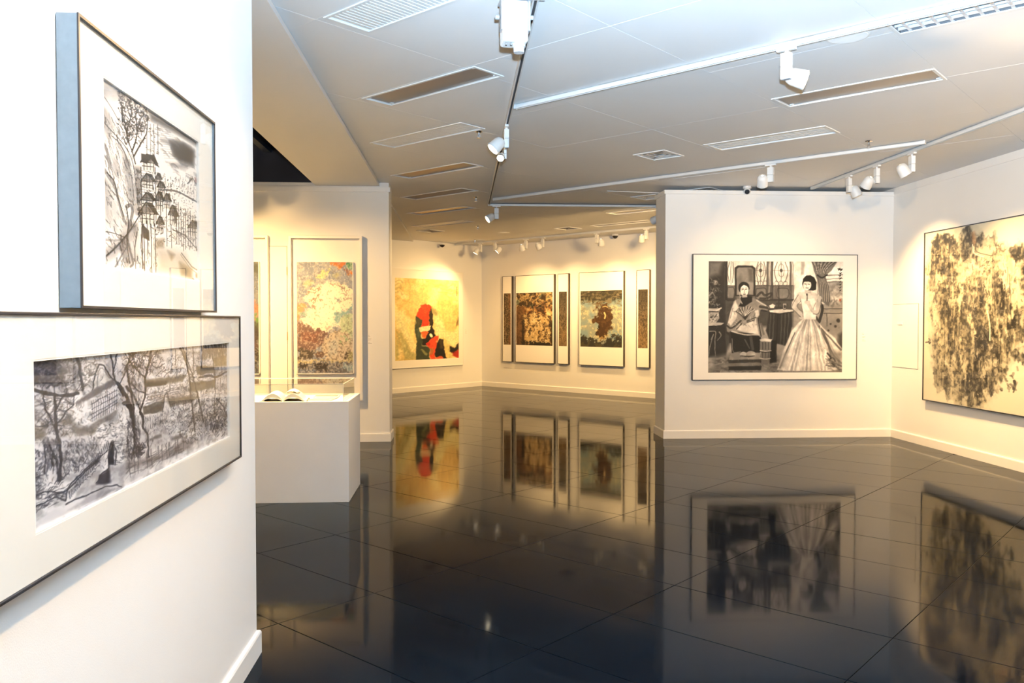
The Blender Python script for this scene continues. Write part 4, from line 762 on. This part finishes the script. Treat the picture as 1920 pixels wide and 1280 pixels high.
    c.dabs(PC("440,520 780,500 780,790 640,800 500,780"), 420, 18, 1.8, [ink, (.2, .19, .2), br, ink], .8); c.dabs(PC("530,760 780,700 780,800 560,880"), 90, 12, 1.4, [(.9, .88, .86), lt], .85); c.dabs(PC("640,600 780,590 775,720 660,740"), 110, 22, 2.2, ink, .85); l(PC("700,500 750,560 780,640"), 5, ink, .7)
    # water reflections
    c.poly(PC("0,1000 180,960 300,920 440,820 560,820 470,900 330,960 150,1020 0,1050"), (.5, .48, .5), .8, 10)
    for x in (20, 60, 90, 160, 190, 250, 275, 310, 330, 380, 400, 440): l(PC("%d,%d %d,%d" % (x, 960 - (x * .35), x + 8, 1130 - x * .5)), 3.2, (.3, .29, .33), .6, 1.5)
    c.dabs(PC("0,1000 400,840 480,900 0,1120"), 50, 46, 2.5, [gr, (.3, .3, .33)], .55, -.15, .3)
    c.dabs(PC("400,740 560,740 560,840 440,850"), 60, 18, 2, [ink, br], .7)
    c.dabs([(0, 0), (1000, 0), (1000, 700), (620, 640), (420, 560), (0, 760)], 900, 13, 1.2, [ink, (.2, .2, .25), (.9, .89, .9)], .5, 1.3, 1.); c.warp(.7, 40, 26, 2); c.a = np.clip((c.a - .07) * (1 - .22 * np.clip(v * 2 - .8, 0, 1))[..., None], 0, 1); return c

def paint_mountain(seed=4, flip=False):
    """poured-colour landscape: white peak over brown and slate layers"""
    c = Canvas(160, 310, (.58, .60, .66), seed); n = c.noise(14, 26, 4, .6); m = c.noise(40, 70, 3)
    def q(p, cc, al=.95, soft=4): c.poly(PS(p), cc, al, soft)
    c.mix(np.clip((n - .55) * 4, 0, .6), (.70, .68, .66)); c.mix(np.clip((.4 - n) * 4, 0, .5), (.44, .48, .55))
    q("415,62 545,62 545,125 490,130 440,95", (.82, .45, .22)); q("555,62 645,62 645,150 600,150", (.32, .52, .38)); q("530,125 600,150 645,170 645,205 590,180", (.55, .38, .32)); q("600,175 645,190 645,205 605,195", (.85, .48, .2))
    q("270,230 330,175 385,130 415,130 390,170 340,230 300,260", (.80, .82, .58), .9); q("130,270 200,240 260,270 180,310 135,320", (.72, .74, .56), .7, 8); q("440,170 520,170 500,210 450,220", (.74, .72, .52), .7, 8)
    q("205,335 340,300 410,245 470,250 560,300 610,330 645,365 645,510 590,575 520,600 560,660 520,710 430,745 330,800 230,755 180,700 100,700 150,600 220,545 130,450", (.96, .92, .82)); q("330,310 470,330 520,420 520,560 460,640 320,700 280,600 270,420", (.99, .97, .86), .9, 14)
    for p in ("200,350 270,340 330,320", "145,410 200,380 270,372", "300,360 265,440 215,510 240,545", "270,425 320,455", "180,470 240,455", "405,280 460,300 520,320 575,350", "430,270 500,275 545,300", "505,380 560,390 545,420 600,360", "510,500 560,470 600,410"): c.line(PS(p), 3.2, (.52, .44, .40), .85)
    q("440,425 520,450 515,500 470,470", (.58, .62, .62)); q("450,600 520,590 640,500 645,545 560,610 500,690 450,695", (.52, .66, .66)); q("560,610 645,590 645,650 560,650", (.60, .70, .58)); q("515,650 645,640 645,860 520,790", (.70, .76, .62)); q("72,500 110,480 155,520 120,580 95,690 68,690", (.88, .58, .42)); q("90,590 140,570 150,600 110,640", (.55, .66, .62))
    q("65,700 160,690 240,760 330,780 380,800 350,890 270,960 65,980", (.47, .36, .33)); q("120,790 300,800 260,900 110,900", (.52, .36, .31)); q("340,880 420,800 520,780 645,850 645,1090 360,1090 300,960", (.74, .68, .60)); q("380,900 470,840 500,960 400,1060", (.66, .67, .66), .8, 10)
    for x, y in ((540, 830), (560, 850), (605, 860), (580, 880), (510, 900)): q("%d,%d %d,%d %d,%d" % (x - 18, y, x, y - 14, x + 18, y + 14), (.42, .62, .44))
    q("68,960 240,975 230,1060 70,1070", (.27, .24, .21)); q("250,1010 380,990 340,1060 260,1060", (.42, .33, .28)); q("560,1000 610,980 600,1060 555,1070", (.30, .26, .20)); q("600,1010 645,970 645,1090 600,1080", (.60, .58, .42)); q("68,1075 300,1085 645,1080 645,1105 68,1105", (.74, .68, .50)); q("68,1105 645,1105 645,1225 68,1225", (.42, .42, .44)); q("80,1110 170,1110 150,1160 80,1160", (.22, .20, .19)); q("230,1120 350,1130 400,1180 330,1200 250,1190", (.20, .18, .17)); q("490,1110 530,1115 515,1165 490,1160", (.24, .22, .2)); q("530,1130 645,1130 645,1200 540,1200", (.54, .62, .66)); q("80,1180 240,1170 230,1215 85,1215", (.42, .46, .54))
    c.warp(2.6, 12, 22, 4); c.warp(1.9, 30, 52, 3); Y = np.linspace(0, 1, c.h)[:, None]; lo = np.clip((Y - .55) * 12, 0, 1)
    c.mix(np.clip((m - .64) * 5, 0, .4) * lo, (.88, .82, .74)); c.mix(np.clip((.34 - m) * 5, 0, .4) * lo, (.28, .22, .20)); c.mix(np.clip((m - .72) * 5, 0, .4) * (1 - lo), (.9, .88, .82)); c.mix(np.clip((.22 - m) * 5, 0, .35) * (1 - lo), (.42, .36, .34))
    if flip:
        c.a = c.a[:, ::-1] * (.70, .72, .74); c.mix(np.clip((n - .5) * 5, 0, .9) * np.clip(1 - abs(Y - .52) * 9, 0, 1), (.34, .52, .26)); c.mix(np.clip(1 - abs(Y - .06) * 12, 0, .8) * np.ones((1, c.w)), (.24, .27, .24)); c.mix(np.clip(1 - abs(Y - .63) * 9, 0, .75) * np.ones((1, c.w)), (.2, .19, .18)); c.warp(2, 20, 40, 3)
    return c

def paint_red_hood():
    """yellow-cream abstract with a red, green and black cluster"""
    c = Canvas(180, 220, (.93, .83, .58), 9); a, b, f = c.noise(4, 4, 4), c.noise(14, 16, 3), c.noise(50, 60, 2)
    c.mix(np.clip((a - .5) * 3, 0, .6), (.98, .92, .72)); c.mix(np.clip((.45 - b) * 2, 0, .35), (.8, .7, .42)); c.mix(np.clip((.5 - a) * 2, 0, .3), (.88, .72, .45))
    q = lambda p, cc, al=.95, s=2.5: c.poly(PR(p), cc, al, s)
    gn, dk, rd = (.27, .31, .24), (.11, .09, .08), (.86, .3, .14)
    for i in range(4): c.line(PR("50,%d 110,%d 140,%d" % (150 + i * 45, 140 + i * 45, 180 + i * 45)), 4, (.74, .68, .45), .5)
    for p in ("530,170 620,200 720,210 760,190", "560,200 680,250 840,275", "215,130 240,240 230,380", "600,290 720,300 830,290"): c.line(PR(p), 3, (.78, .66, .4), .45)
    for p, cc in (("60,560 110,530 150,640 200,720 290,900 300,1010 240,1010 180,860 100,780 60,760", (.9, .88, .68)), ("60,800 130,790 170,860 230,1010 320,1080 300,1150 180,1155 120,950", (.7, .68, .48)), ("50,860 90,900 120,1090 60,1160", (.75, .73, .52)), ("190,680 260,690 310,800 320,930 260,880", (.95, .86, .6)),
                  ("560,620 640,640 690,760 780,790 852,720 852,940 800,980 740,960 700,900 640,860 560,830", (.93, .9, .7)), ("640,860 700,880 750,1010 780,1115 720,1130 680,1010", (.86, .82, .58)), ("540,540 590,550 600,640 540,620", (.9, .86, .66))): q(p, cc, .8, 8)
    for x, y in ((110, 860), (140, 940), (125, 910), (160, 980), (190, 1060)): c.ell(*PR("%d,%d" % (x, y))[0], 14, 16, (.88, .84, .62), .7, 3)
    q("810,720 840,610 852,600 852,700", (.5, .42, .28), .9, 5); q("500,480 560,500 590,560 560,585 520,560", (.5, .46, .3), .6, 7); q("740,960 800,990 852,930 852,1020 780,1060 740,1030", dk, .95, 4); q("770,1050 852,1020 852,1112 780,1080", (.72, .2, .12), .95, 4)
    q("318,600 350,585 400,630 375,720 380,830 400,900 395,970 480,980 490,1140 315,1150 330,1000 305,760", gn, 1, 4); q("330,760 360,740 370,860 340,900", (.4, .48, .4), .7, 6); q("330,630 380,640 350,720 320,720", (.38, .36, .26), .8, 5)
    q("470,540 505,490 525,600 540,660 520,720 555,755 540,800 560,840 500,930 460,965 400,965 390,880 430,860 480,740", dk, 1, 2.5); q("480,540 505,495 520,600 525,660 480,700", (.22, .18, .12), .8, 3)
    q("370,460 430,440 490,455 510,490 480,550 470,720 400,730 370,770 390,640 330,595", rd, 1, 3); c.dabs(PR("360,460 490,460 470,700 390,700"), 40, 40, 2, [(.95, .42, .2), (.7, .2, .1), (.92, .5, .28)], .6)
    q("360,740 440,720 498,700 490,760 450,800 400,800 365,795", (.97, .9, .72), 1, 2); q("370,800 400,790 450,780 475,800 440,840 420,875 400,840", (.92, .48, .26), 1, 2); c.ell(*PR("502,838")[0], 26, 26, (.97, .95, .82))
    q("560,960 600,880 650,890 665,1010 700,1130 580,1135 540,1050", dk, 1, 3); q("600,890 645,900 650,1000 610,1010", (.36, .3, .2), .8, 5); q("540,840 590,850 570,960 550,1060 560,1135 500,1140 490,1010 445,940", (.88, .36, .2), 1, 2.5); q("445,935 490,920 495,950 470,965", (.75, .18, .12)); q("480,1010 530,990 530,1070 495,1080", (.72, .5, .28), .8, 4); q("560,1110 640,1095 655,1130 560,1140", (.9, .45, .26))
    q("365,1030 385,1015 460,1070 440,1095", (.62, .62, .42), .9, 3); q("330,1060 470,1090 480,1140 320,1150", (.3, .33, .25), .7, 5)
    c.warp(1.3, 14, 17, 3); c.line(PR("828,215 828,330"), 2, (.5, .4, .2), .6); c.a = np.clip(c.a * (.94 + .12 * f)[..., None], 0, 1) ** 1.25; return c

def paint_weathered(kind, seed):
    """mottled rubbing-like textures of the five-panel set"""
    if kind == 'strip':
        c = Canvas(40, 160, (.34, .28, .2), seed); a, b, d = c.noise(3, 8, 4), c.noise(14, 50, 3, .7), c.noise(2, 4, 2)
        c.mix(np.clip((a - .45) * 3, 0, .8), (.46, .37, .26)); c.mix(np.clip((.42 - b) * 4, 0, .8), (.15, .13, .11)); c.mix(np.clip((b - .6) * 5, 0, .6), (.58, .5, .38))
        if seed % 2:
            for r in range(9):
                for k in range(3): c.dabs([(60 + k * 300, 10 + r * 48), (320 + k * 300, 10 + r * 48), (320 + k * 300, 50 + r * 48), (60 + k * 300, 50 + r * 48)], 4, 150, 1.2, (.62, .58, .5), .6, c.r.choice([0, 1.57]), .2, .1)
            c.mix(np.clip((.5 - np.linspace(0, 1, c.h))[:, None] * 1.2 + b * .2, 0, .6), (.12, .11, .1)); c.mix(np.clip((np.linspace(0, 1, c.h) - .5)[:, None] * 1.5 - .1, 0, .35) * np.ones((1, c.w)), (.6, .48, .3))
        else: c.mix(np.clip((np.linspace(0, 1, c.w) - .6)[None] * 2, 0, .5) * np.ones((c.h, 1)) * (a > .4), (.45, .25, .14))
        return c
    if kind == 'rust':
        c = Canvas(120, 170, (.62, .53, .4), seed); a, b, d, s = c.noise(7, 9, 5, .65), c.noise(24, 34, 3, .7), c.noise(4, 5, 3), c.noise(30, 12, 3); Y, X = np.mgrid[0:c.h, 0:c.w]; X = X / c.w * 1000; Y = Y / c.h * 1000; Yw = Y + (a - .5) * 200; Xw = X + (d - .5) * 160
        z = lambda m, cc: c.mix(np.clip(m, 0, 1), cc)
        z((b - .5) * 4, (.78, .7, .54)); z((.42 - a) * 5, (.33, .26, .18)); z((d - .6) * 5 * np.clip((460 - Y) / 90, 0, 1), (.55, .58, .5)); z((.35 - b) * 6, (.25, .2, .14))
        body = np.clip((Xw - 230) / 40, 0, 1) * np.clip((930 - Xw) / 40, 0, 1) * np.clip((Yw - 380) / 40, 0, 1); z(body, (.8, .71, .54)); z(body * np.clip((s - .5) * 4, 0, .8), (.9, .84, .7)); z(body * np.clip((.36 - b) * 7, 0, .9), (.36, .28, .2)); z(body * np.clip((.34 - a) * 8, 0, .8) * np.clip((Y - 560) / 120, 0, 1), (.3, .24, .18))
        z(np.clip(1 - abs(Yw - 300) / 60, 0, 1) * np.clip((b - .3) * 3, 0, .8) * np.clip((X - 90) / 60, 0, 1), (.45, .27, .17)); z(np.clip(1 - abs(Yw - 350) / 30, 0, 1) * .6, (.88, .7, .45)); z(np.clip((260 - Xw) / 40, 0, 1) * np.clip((Yw - 250) / 40, 0, 1) * .7, (.48, .36, .24)); z(np.clip((Yw - 950) / 30, 0, 1), (.22, .2, .18))
        z(np.clip(1 - abs(X - 190) / 45, 0, 1) * np.clip((Yw - 450) / 60, 0, 1) * .95, (.2, .18, .15)); z(np.clip((X - 930) / 20, 0, 1) * np.clip((Yw - 500) / 60, 0, 1) * .8, (.28, .22, .16))
        c.warp(1.2, 20, 28, 3); c.a = c.a ** 1.45; return c
    c = Canvas(125, 170, (.66, .68, .64), seed); a, b, d, f = c.noise(6, 7, 5, .6), c.noise(22, 26, 3, .7), c.noise(3, 4, 3), c.noise(9, 40, 3); Y, X = np.mgrid[0:c.h, 0:c.w]; X = X / c.w * 1000 + (a - .5) * 190; Y = Y / c.h * 1000 + (b - .5) * 110 + (d - .5) * 120
    z = lambda m, cc: c.mix(np.clip(m, 0, 1), cc)
    z((b - .5) * 4, (.8, .78, .68)); z((d - .5) * 4, (.6, .67, .68)); z((230 - Y) / 50, (.3, .29, .25)); z(np.clip((280 - Y) / 60, 0, 1) * np.clip((b - .5) * 5, 0, .7), (.5, .47, .38)); z((Y - 835) / 30, (.28, .28, .26)); z(np.clip((Y - 850) / 30, 0, 1) * np.clip((a - .45) * 4, 0, .6), (.46, .42, .3))
    m = np.clip(1 - ((X - 570) / 200)**2 * .9 - ((Y - 520) / 300)**4, 0, 1) * 4; z(m, (.38, .28, .17)); z(np.clip(m, 0, 1) * np.clip((b - .55) * 5, 0, .6), (.5, .4, .26)); z(np.clip(1 - ((X - 400) / 70)**2 - ((Y - 680) / 40)**2, 0, 1) * 3, (.2, .14, .1)); z(np.clip(1 - abs(Y - 790) / 25, 0, 1) * (X > 330) * .7, (.88, .8, .6)); z((f - .66) * 4 * (Y < 330), (.55, .52, .45))
    c.line([(580, 390), (605, 440), (590, 490)], 4, (.92, .84, .66), .95); c.line([(545, 290), (600, 280), (655, 295)], 2.5, (.88, .8, .62), .9); c.a = c.a ** 1.45; return c
# ---------------------------------------------------------------- pictures
def picture_mesh(name, cv, x0, x1, z0, z1, y, parent):
    h, w_ = cv.h, cv.w; me = bpy.data.meshes.new(name)
    X, Z = np.meshgrid(np.linspace(x0, x1, w_), np.linspace(z1, z0, h)); co = np.stack([X, np.full_like(X, y), Z], -1).reshape(-1, 3)
    idx = np.arange(h * w_).reshape(h, w_); q = np.stack([idx[1:, :-1], idx[1:, 1:], idx[:-1, 1:], idx[:-1, :-1]], -1).reshape(-1, 4); nf = len(q)
    me.vertices.add(h * w_); me.vertices.foreach_set('co', co.ravel()); me.loops.add(nf * 4); me.loops.foreach_set('vertex_index', q.ravel()); me.polygons.add(nf); me.polygons.foreach_set('loop_start', np.arange(0, nf * 4, 4)); me.update(calc_edges=True)
    c = np.clip(cv.a, 0, 1); lin = np.where(c <= .04045, c / 12.92, ((c + .055) / 1.055)**2.4); rgba = np.concatenate([lin, np.ones((h, w_, 1))], -1).astype(np.float32)
    at = me.color_attributes.new('Paint', 'FLOAT_COLOR', 'POINT'); at.data.foreach_set('color', rgba.ravel()); me.materials.append(M_PAINT)
    o = bpy.data.objects.new(name, me); COL.objects.link(o); o.parent = parent; return o
def framed(label, loc, rz, W, H, D, art, cv, fw=.012, fm=M_BLACK, glass=True, window=.004, group=None, lip=.006, cat='painting', mount=M_MOUNT, side_m=None):
    """picture frame hung on a wall: local x to the right, z up, y into the wall; loc is the lower left corner on the wall face"""
    t = thing('framed_picture', label, cat, loc, rz, group); g = .002; f = -D; mb = MB()
    mb.bbox(0, fw, f, -g, 0, H, .0015); mb.bbox(W - fw, W, f, -g, 0, H, .0015); mb.bbox(fw - .001, W - fw + .001, f, -g, 0, fw, .0015); mb.bbox(fw - .001, W - fw + .001, f, -g, H - fw, H, .0015); mb.build('frame', fm, t)
    if fm is M_ALU:
        mb = MB()
        for q in ((-.0005, fw, -.0005, H + .0005), (W - fw, W + .0005, -.0005, H + .0005), (fw, W - fw, -.0005, fw), (fw, W - fw, H - fw, H + .0005)): mb.box(q[0], q[1], f - .003, f + .001, q[2], q[3])
        mb.build('front_lip', M_BLACK, t)
    x0, x1, z0, z1 = art; yb = f + lip + window + .004
    MB().box(fw, W - fw, yb, -g - .004, fw, H - fw).build('backing_board', M_CARD, t)
    mb = MB(); a, b = f + lip, yb - .0002
    for q in ((fw, W - fw, fw, z0), (fw, W - fw, z1, H - fw), (fw, x0, z0, z1), (x1, W - fw, z0, z1)):
        if q[1] - q[0] > .002 and q[3] - q[2] > .002: mb.box(q[0], q[1], a, b, q[2], q[3])
    if mb.v: mb.build('mount', mount, t)
    if window > .003:
        mb = MB(); e = .004
        for q in ((x0, x1, z0, z0 + e), (x0, x1, z1 - e, z1), (x0, x0 + e, z0 + e, z1 - e), (x1 - e, x1, z0 + e, z1 - e)): mb.box(q[0], q[1], a + .0008, b, q[2], q[3])
        mb.build('mount_bevel', M_BEVEL, t)
    picture_mesh('artwork', cv, x0, x1, z0, z1, yb - .0006, t)
    if glass: MB().box(fw, W - fw, f + lip - .004, f + lip - .002, fw, H - fw).build('glazing', M_GLAZE, t)
    return t
# two framed drawings on the near left wall
framed('silver-edged framed ink drawing of a hillside town, upper picture on the near left wall', (XL, 1.945, 1.529), PI / 2, 1.043, .672, .05, (.147, .890, .102, .573), paint_town(), .006, M_ALU, True, .005, 'drawings on the near left wall', cat='drawing')
framed('wide black-framed ink drawing of trees and a bridge, lower picture on the near left wall', (XL, 1.562, .958), PI / 2, 1.754, .560, .05, (.179, 1.613, .099, .462), paint_village(), .007, M_BLACK, True, .005, 'drawings on the near left wall', cat='drawing')
# tall landscapes in deep white box frames
def box_frame(label, x, cv):
    t = thing('framed_picture', label, 'painting', (x, YQ, .518), 0, 'tall landscapes on the left partition'); W, H, D, fw = .89, 2.02, .085, .032; mb = MB()
    mb.bbox(0, fw, -D, -.002, 0, H, .003); mb.bbox(W - fw, W, -D, -.002, 0, H, .003); mb.bbox(fw - .001, W - fw + .001, -D, -.002, 0, fw, .003); mb.bbox(fw - .001, W - fw + .001, -D, -.002, H - fw, H, .003); mb.build('frame', M_FWHITE, t)
    MB().box(fw, W - fw, -.02, -.003, fw, H - fw).build('backing_board', M_FWHITE, t)
    MB().box(.096, .772, -.062, -.02, .334, 1.70).build('panel', M_FWHITE, t); picture_mesh('artwork', cv, .098, .770, .336, 1.698, -.0626, t)
    mb = MB()
    for q in ((.088, .097, .326, 1.700), (.771, .780, .326, 1.700), (.088, .780, .326, .335)): mb.box(q[0], q[1], -.064, -.02, q[2], q[3])
    mb.build('panel_edge', M_FWHITE, t)
box_frame('tall landscape with a white peak in a deep white frame on the left partition', -2.096, paint_mountain()); box_frame('tall dark landscape cut off by the near left wall edge', -3.232, paint_mountain(6, True))
# two women
framed('large ink painting of two seated women on the right partition', (2.926, YP, .744), 0, 2.145, 1.599, .05, (.206, 1.953, .095, 1.508), paint_two_women(), .008, M_BLACK, False, .001)
# large ink painting on the right wall
cl = paint_cliff(); framed('very large ink painting of a rocky cascade on the right wall', (XR, 9.49, .552), -PI / 2, 2.99, 1.992, .05, (.012, 2.978, .012, 1.98), cl, .010, M_BLACK, True, .001)
# far walls
o = UV(10.93, VB, .508); framed('yellow painting with a red hooded shape in a wide white frame', o, PI / 4, 2.13, 2.078, .05, (.140, 1.985, .165, 1.877), paint_red_hood(), .02, M_FWHITE, False, .002)
G5 = 'five-panel set on the far wall'
for l, v1, v0, a1, a0, cv in (('narrow brown panel farthest left in the far five-panel set', 12.327, 12.045, 12.291, 12.081, paint_weathered('strip', 22)), ('wide rust and cream panel, second in the far five-panel set', 11.944, 10.852, 11.922, 10.894, paint_weathered('rust', 3)),
                              ('narrow dark panel between the two wide ones on the far wall', 10.755, 10.468, 10.726, 10.512, paint_weathered('strip', 23)), ('wide blue-grey panel with a brown stain on the far wall', 10.196, 9.097, 10.16, 9.134, paint_weathered('blue', 5)),
                              ('narrow dark panel beside the right partition edge on the far wall', 8.798, 8.503, 8.762, 8.542, paint_weathered('strip', 27))):
    framed(l, UV(UB, v1, .585), -PI / 4, v1 - v0, 1.902, .06, (v1 - a1, v1 - a0, .38, 1.522), cv, .010, M_BRONZE, False, .001, G5, .002)
# wall labels
def wall_label(label, loc, rz, W=.055, H=.11):
    t = thing('wall_label', label, 'label', loc, rz, 'caption cards'); MB().bbox(0, W, -.002, -.0003, 0, H, .0006).build('card', mat('caption_card', (.82, .80, .77), .5), t); mb = MB(); random.seed(label)
    for k, wf in enumerate((.35, .5, 0, .75, .6, 0, .55, .85)):
        if wf: mb.box(W * .08, W * wf, -.0028, -.002, H * (.9 - k * .11), H * (.93 - k * .11))
    mb.build('printed_text', M_TEXT, t)
wall_label('caption card right of the white peak landscape', (-1.15, YQ, 1.20), 0, .06, .13); wall_label('caption card between the two tall landscapes', (-2.26, YQ, 1.20), 0, .06, .13); wall_label('caption card right of the painting of two women', (5.155, YP, 1.22), 0, .06, .13)
wall_label('caption card right of the yellow painting on the far wall', UV(13.16, VB, 1.20), PI / 4, .06, .12); wall_label('low caption strip under the farthest left panel', UV(UB, 12.36, .435), -PI / 4, .32, .025)
# jib door in the left partition, service panel in the right wall
d = thing('door_1', 'flush white jib door between the two tall landscapes', 'door', (-2.95, YQ, .11)); d['kind'] = 'structure'
mb = MB(); mb.box(-.004, .0, -.0025, -.0005, 0, 2.305); mb.box(.82, .824, -.0025, -.0005, 0, 2.305); mb.box(-.004, .824, -.0025, -.0005, 2.301, 2.305); mb.build('joint', M_GAP, d); MB().bbox(.001, .819, -.005, -.0005, 0, 2.30, .001).build('leaf', M_WALL, d)
for z in (.35, 1.2, 2.0): MB().tube((.822, -.006, z - .05), (.822, -.006, z + .05), .006, 8).build('hinge', M_HINGE, d, True)
t = thing('service_panel', 'flush service panel in the right wall beside the ink painting', 'panel', (XR, 10.26, .905), -PI / 2); MB().bbox(.005, .585, -.006, -.0005, .005, .80, .0015).build('cover', M_WALL, t)
mb = MB(); mb.box(0, .59, -.003, -.0006, 0, .004); mb.box(0, .59, -.003, -.0006, .801, .805); mb.box(.587, .591, -.003, -.0006, 0, .805); mb.build('joint', M_GAP, t); MB().bbox(.13, .25, -.018, -.006, .545, .575, .003).build('handle', M_TRIM, t)

# ---------------------------------------------------------------- display case with books
t = thing('display_case', 'white display plinth with a low clear cover at the wall corner', 'display case', (-2.35, 6.83, 0)); W, D, H = 1.425, .76, .835
MB().bbox(0, W, 0, .018, 0, H, .002).build('front_panel', M_PLINTH, t); MB().bbox(W - .018, W, .018, D - .018, 0, H, .002).build('side_panel', M_PLINTH, t); MB().bbox(0, .018, .018, D - .018, 0, H, .002).build('side_panel', M_PLINTH, t); MB().bbox(0, W, D - .018, D, 0, H, .002).build('back_panel', M_PLINTH, t)
MB().box(.018, W - .018, .018, D - .018, H - .03, H - .012).build('deck', mat('deck_white', (.86, .855, .84), .6), t)
gx0, gx1, gy0, gy1, gz0, gz1, th = .022, W - .045, .022, D - .03, H - .0115, H + .137, .005
cv_ = thing('acrylic_cover', 'low clear acrylic cover box on the white plinth', 'cover', (-2.35, 6.83, 0))
MB().box(gx0, gx1, gy0, gy0 + th, gz0, gz1).build('pane', M_CASE, cv_); MB().box(gx0, gx1, gy1 - th, gy1, gz0, gz1).build('pane', M_CASE, cv_); MB().box(gx0, gx0 + th, gy0 + th, gy1 - th, gz0, gz1).build('pane', M_CASE, cv_); MB().box(gx1 - th, gx1, gy0 + th, gy1 - th, gz0, gz1).build('pane', M_CASE, cv_); MB().box(gx0, gx1, gy0, gy1, gz1, gz1 + th).build('pane', M_CASE, cv_)
M_EDGE = mat('acrylic_edge', (.86, .88, .86), .3)
for q in ((gx0, gx1, gy0 - .001, gy0 + .003, gz1 + th, gz1 + th + .003), (gx0, gx1, gy1 - .003, gy1 + .001, gz1 + th, gz1 + th + .003), (gx1 - .003, gx1 + .001, gy0, gy1, gz1 + th, gz1 + th + .003), (gx1 - .003, gx1 + .001, gy0 - .001, gy0 + .003, gz0, gz1 + th)): MB().box(*q).build('polished_edge', M_EDGE, cv_)
def open_book(label, loc, rz, w_=.22, d_=.30, lift=.05, group=None):
    b = thing('open_book', label, 'book', loc, rz, group)
    for sx in (-1, 1):
        mb = MB(); n = 12
        for i in range(n + 1):
            s = i / n; z = lift * (math.sin(PI * min(1, s * 1.15)) ** .8 if s * 1.15 < 1 else 0) + .008
            for y in (0, d_): mb.v += [(sx * s * w_, y, z + .004), (sx * s * w_, y, max(.003, z * .55))]
        for i in range(n):
            a = i * 4; c = a + 4
            for q in ((a, c, c + 2, a + 2), (a + 1, a + 3, c + 3, c + 1), (a, a + 1, c + 1, c), (a + 2, c + 2, c + 3, a + 3)): mb.face(list(q))
        mb.face([0, 2, 3, 1]); mb.face([n * 4, n * 4 + 1, n * 4 + 3, n * 4 + 2]); mb.build('page_block', M_PAGE, b, True)
    mb = MB(); mb.box(-w_ - .006, w_ + .006, -.004, d_ + .004, 0, .0028); mb.build('cover', M_INKED, b)
    mb = MB(); n = 8
    for i in range(n + 1):
        s = i / n
        for y in (.02, d_ * .8): mb.v.append((w_ * (.05 + s * .55), y, lift * 1.25 * math.sin(PI * (.25 + s * .5)) + .012 + s * .01))
    for i in range(n): mb.face([i * 2, i * 2 + 2, i * 2 + 3, i * 2 + 1])
    mb.build('turning_leaf', M_PAGE, b, True); return b
zt = H - .0115
open_book('open book with fanned pages under the acrylic cover', (-1.475, 6.90, zt), math.radians(6), .19, .32, .06)
def leaflet(label, x, y, rz, w_, d_, bands):
    b = thing('leaflet', label, 'booklet', (x, y, zt), rz, 'leaflets in the display case'); MB().bbox(0, w_, 0, d_, .0003, .008, .001).build('pages', M_PAGE, b)
    for (a, c) in bands: MB().box(.01, w_ - .01, d_ * a, d_ * c, .008, .0088).build('printed_band', mat('band_grey', (.12, .13, .11), .6), b)
leaflet('grey-banded leaflet lying right of the open book in the case', -1.30, 7.02, math.radians(-6), .20, .28, ((.05, .2), (.5, .62), (.86, .96))); leaflet('second banded leaflet behind, at the back of the case', -1.30, 7.34, math.radians(4), .22, .16, ((.1, .5), (.7, .85)))
print('panels', npan, 'tiles', len(cells))
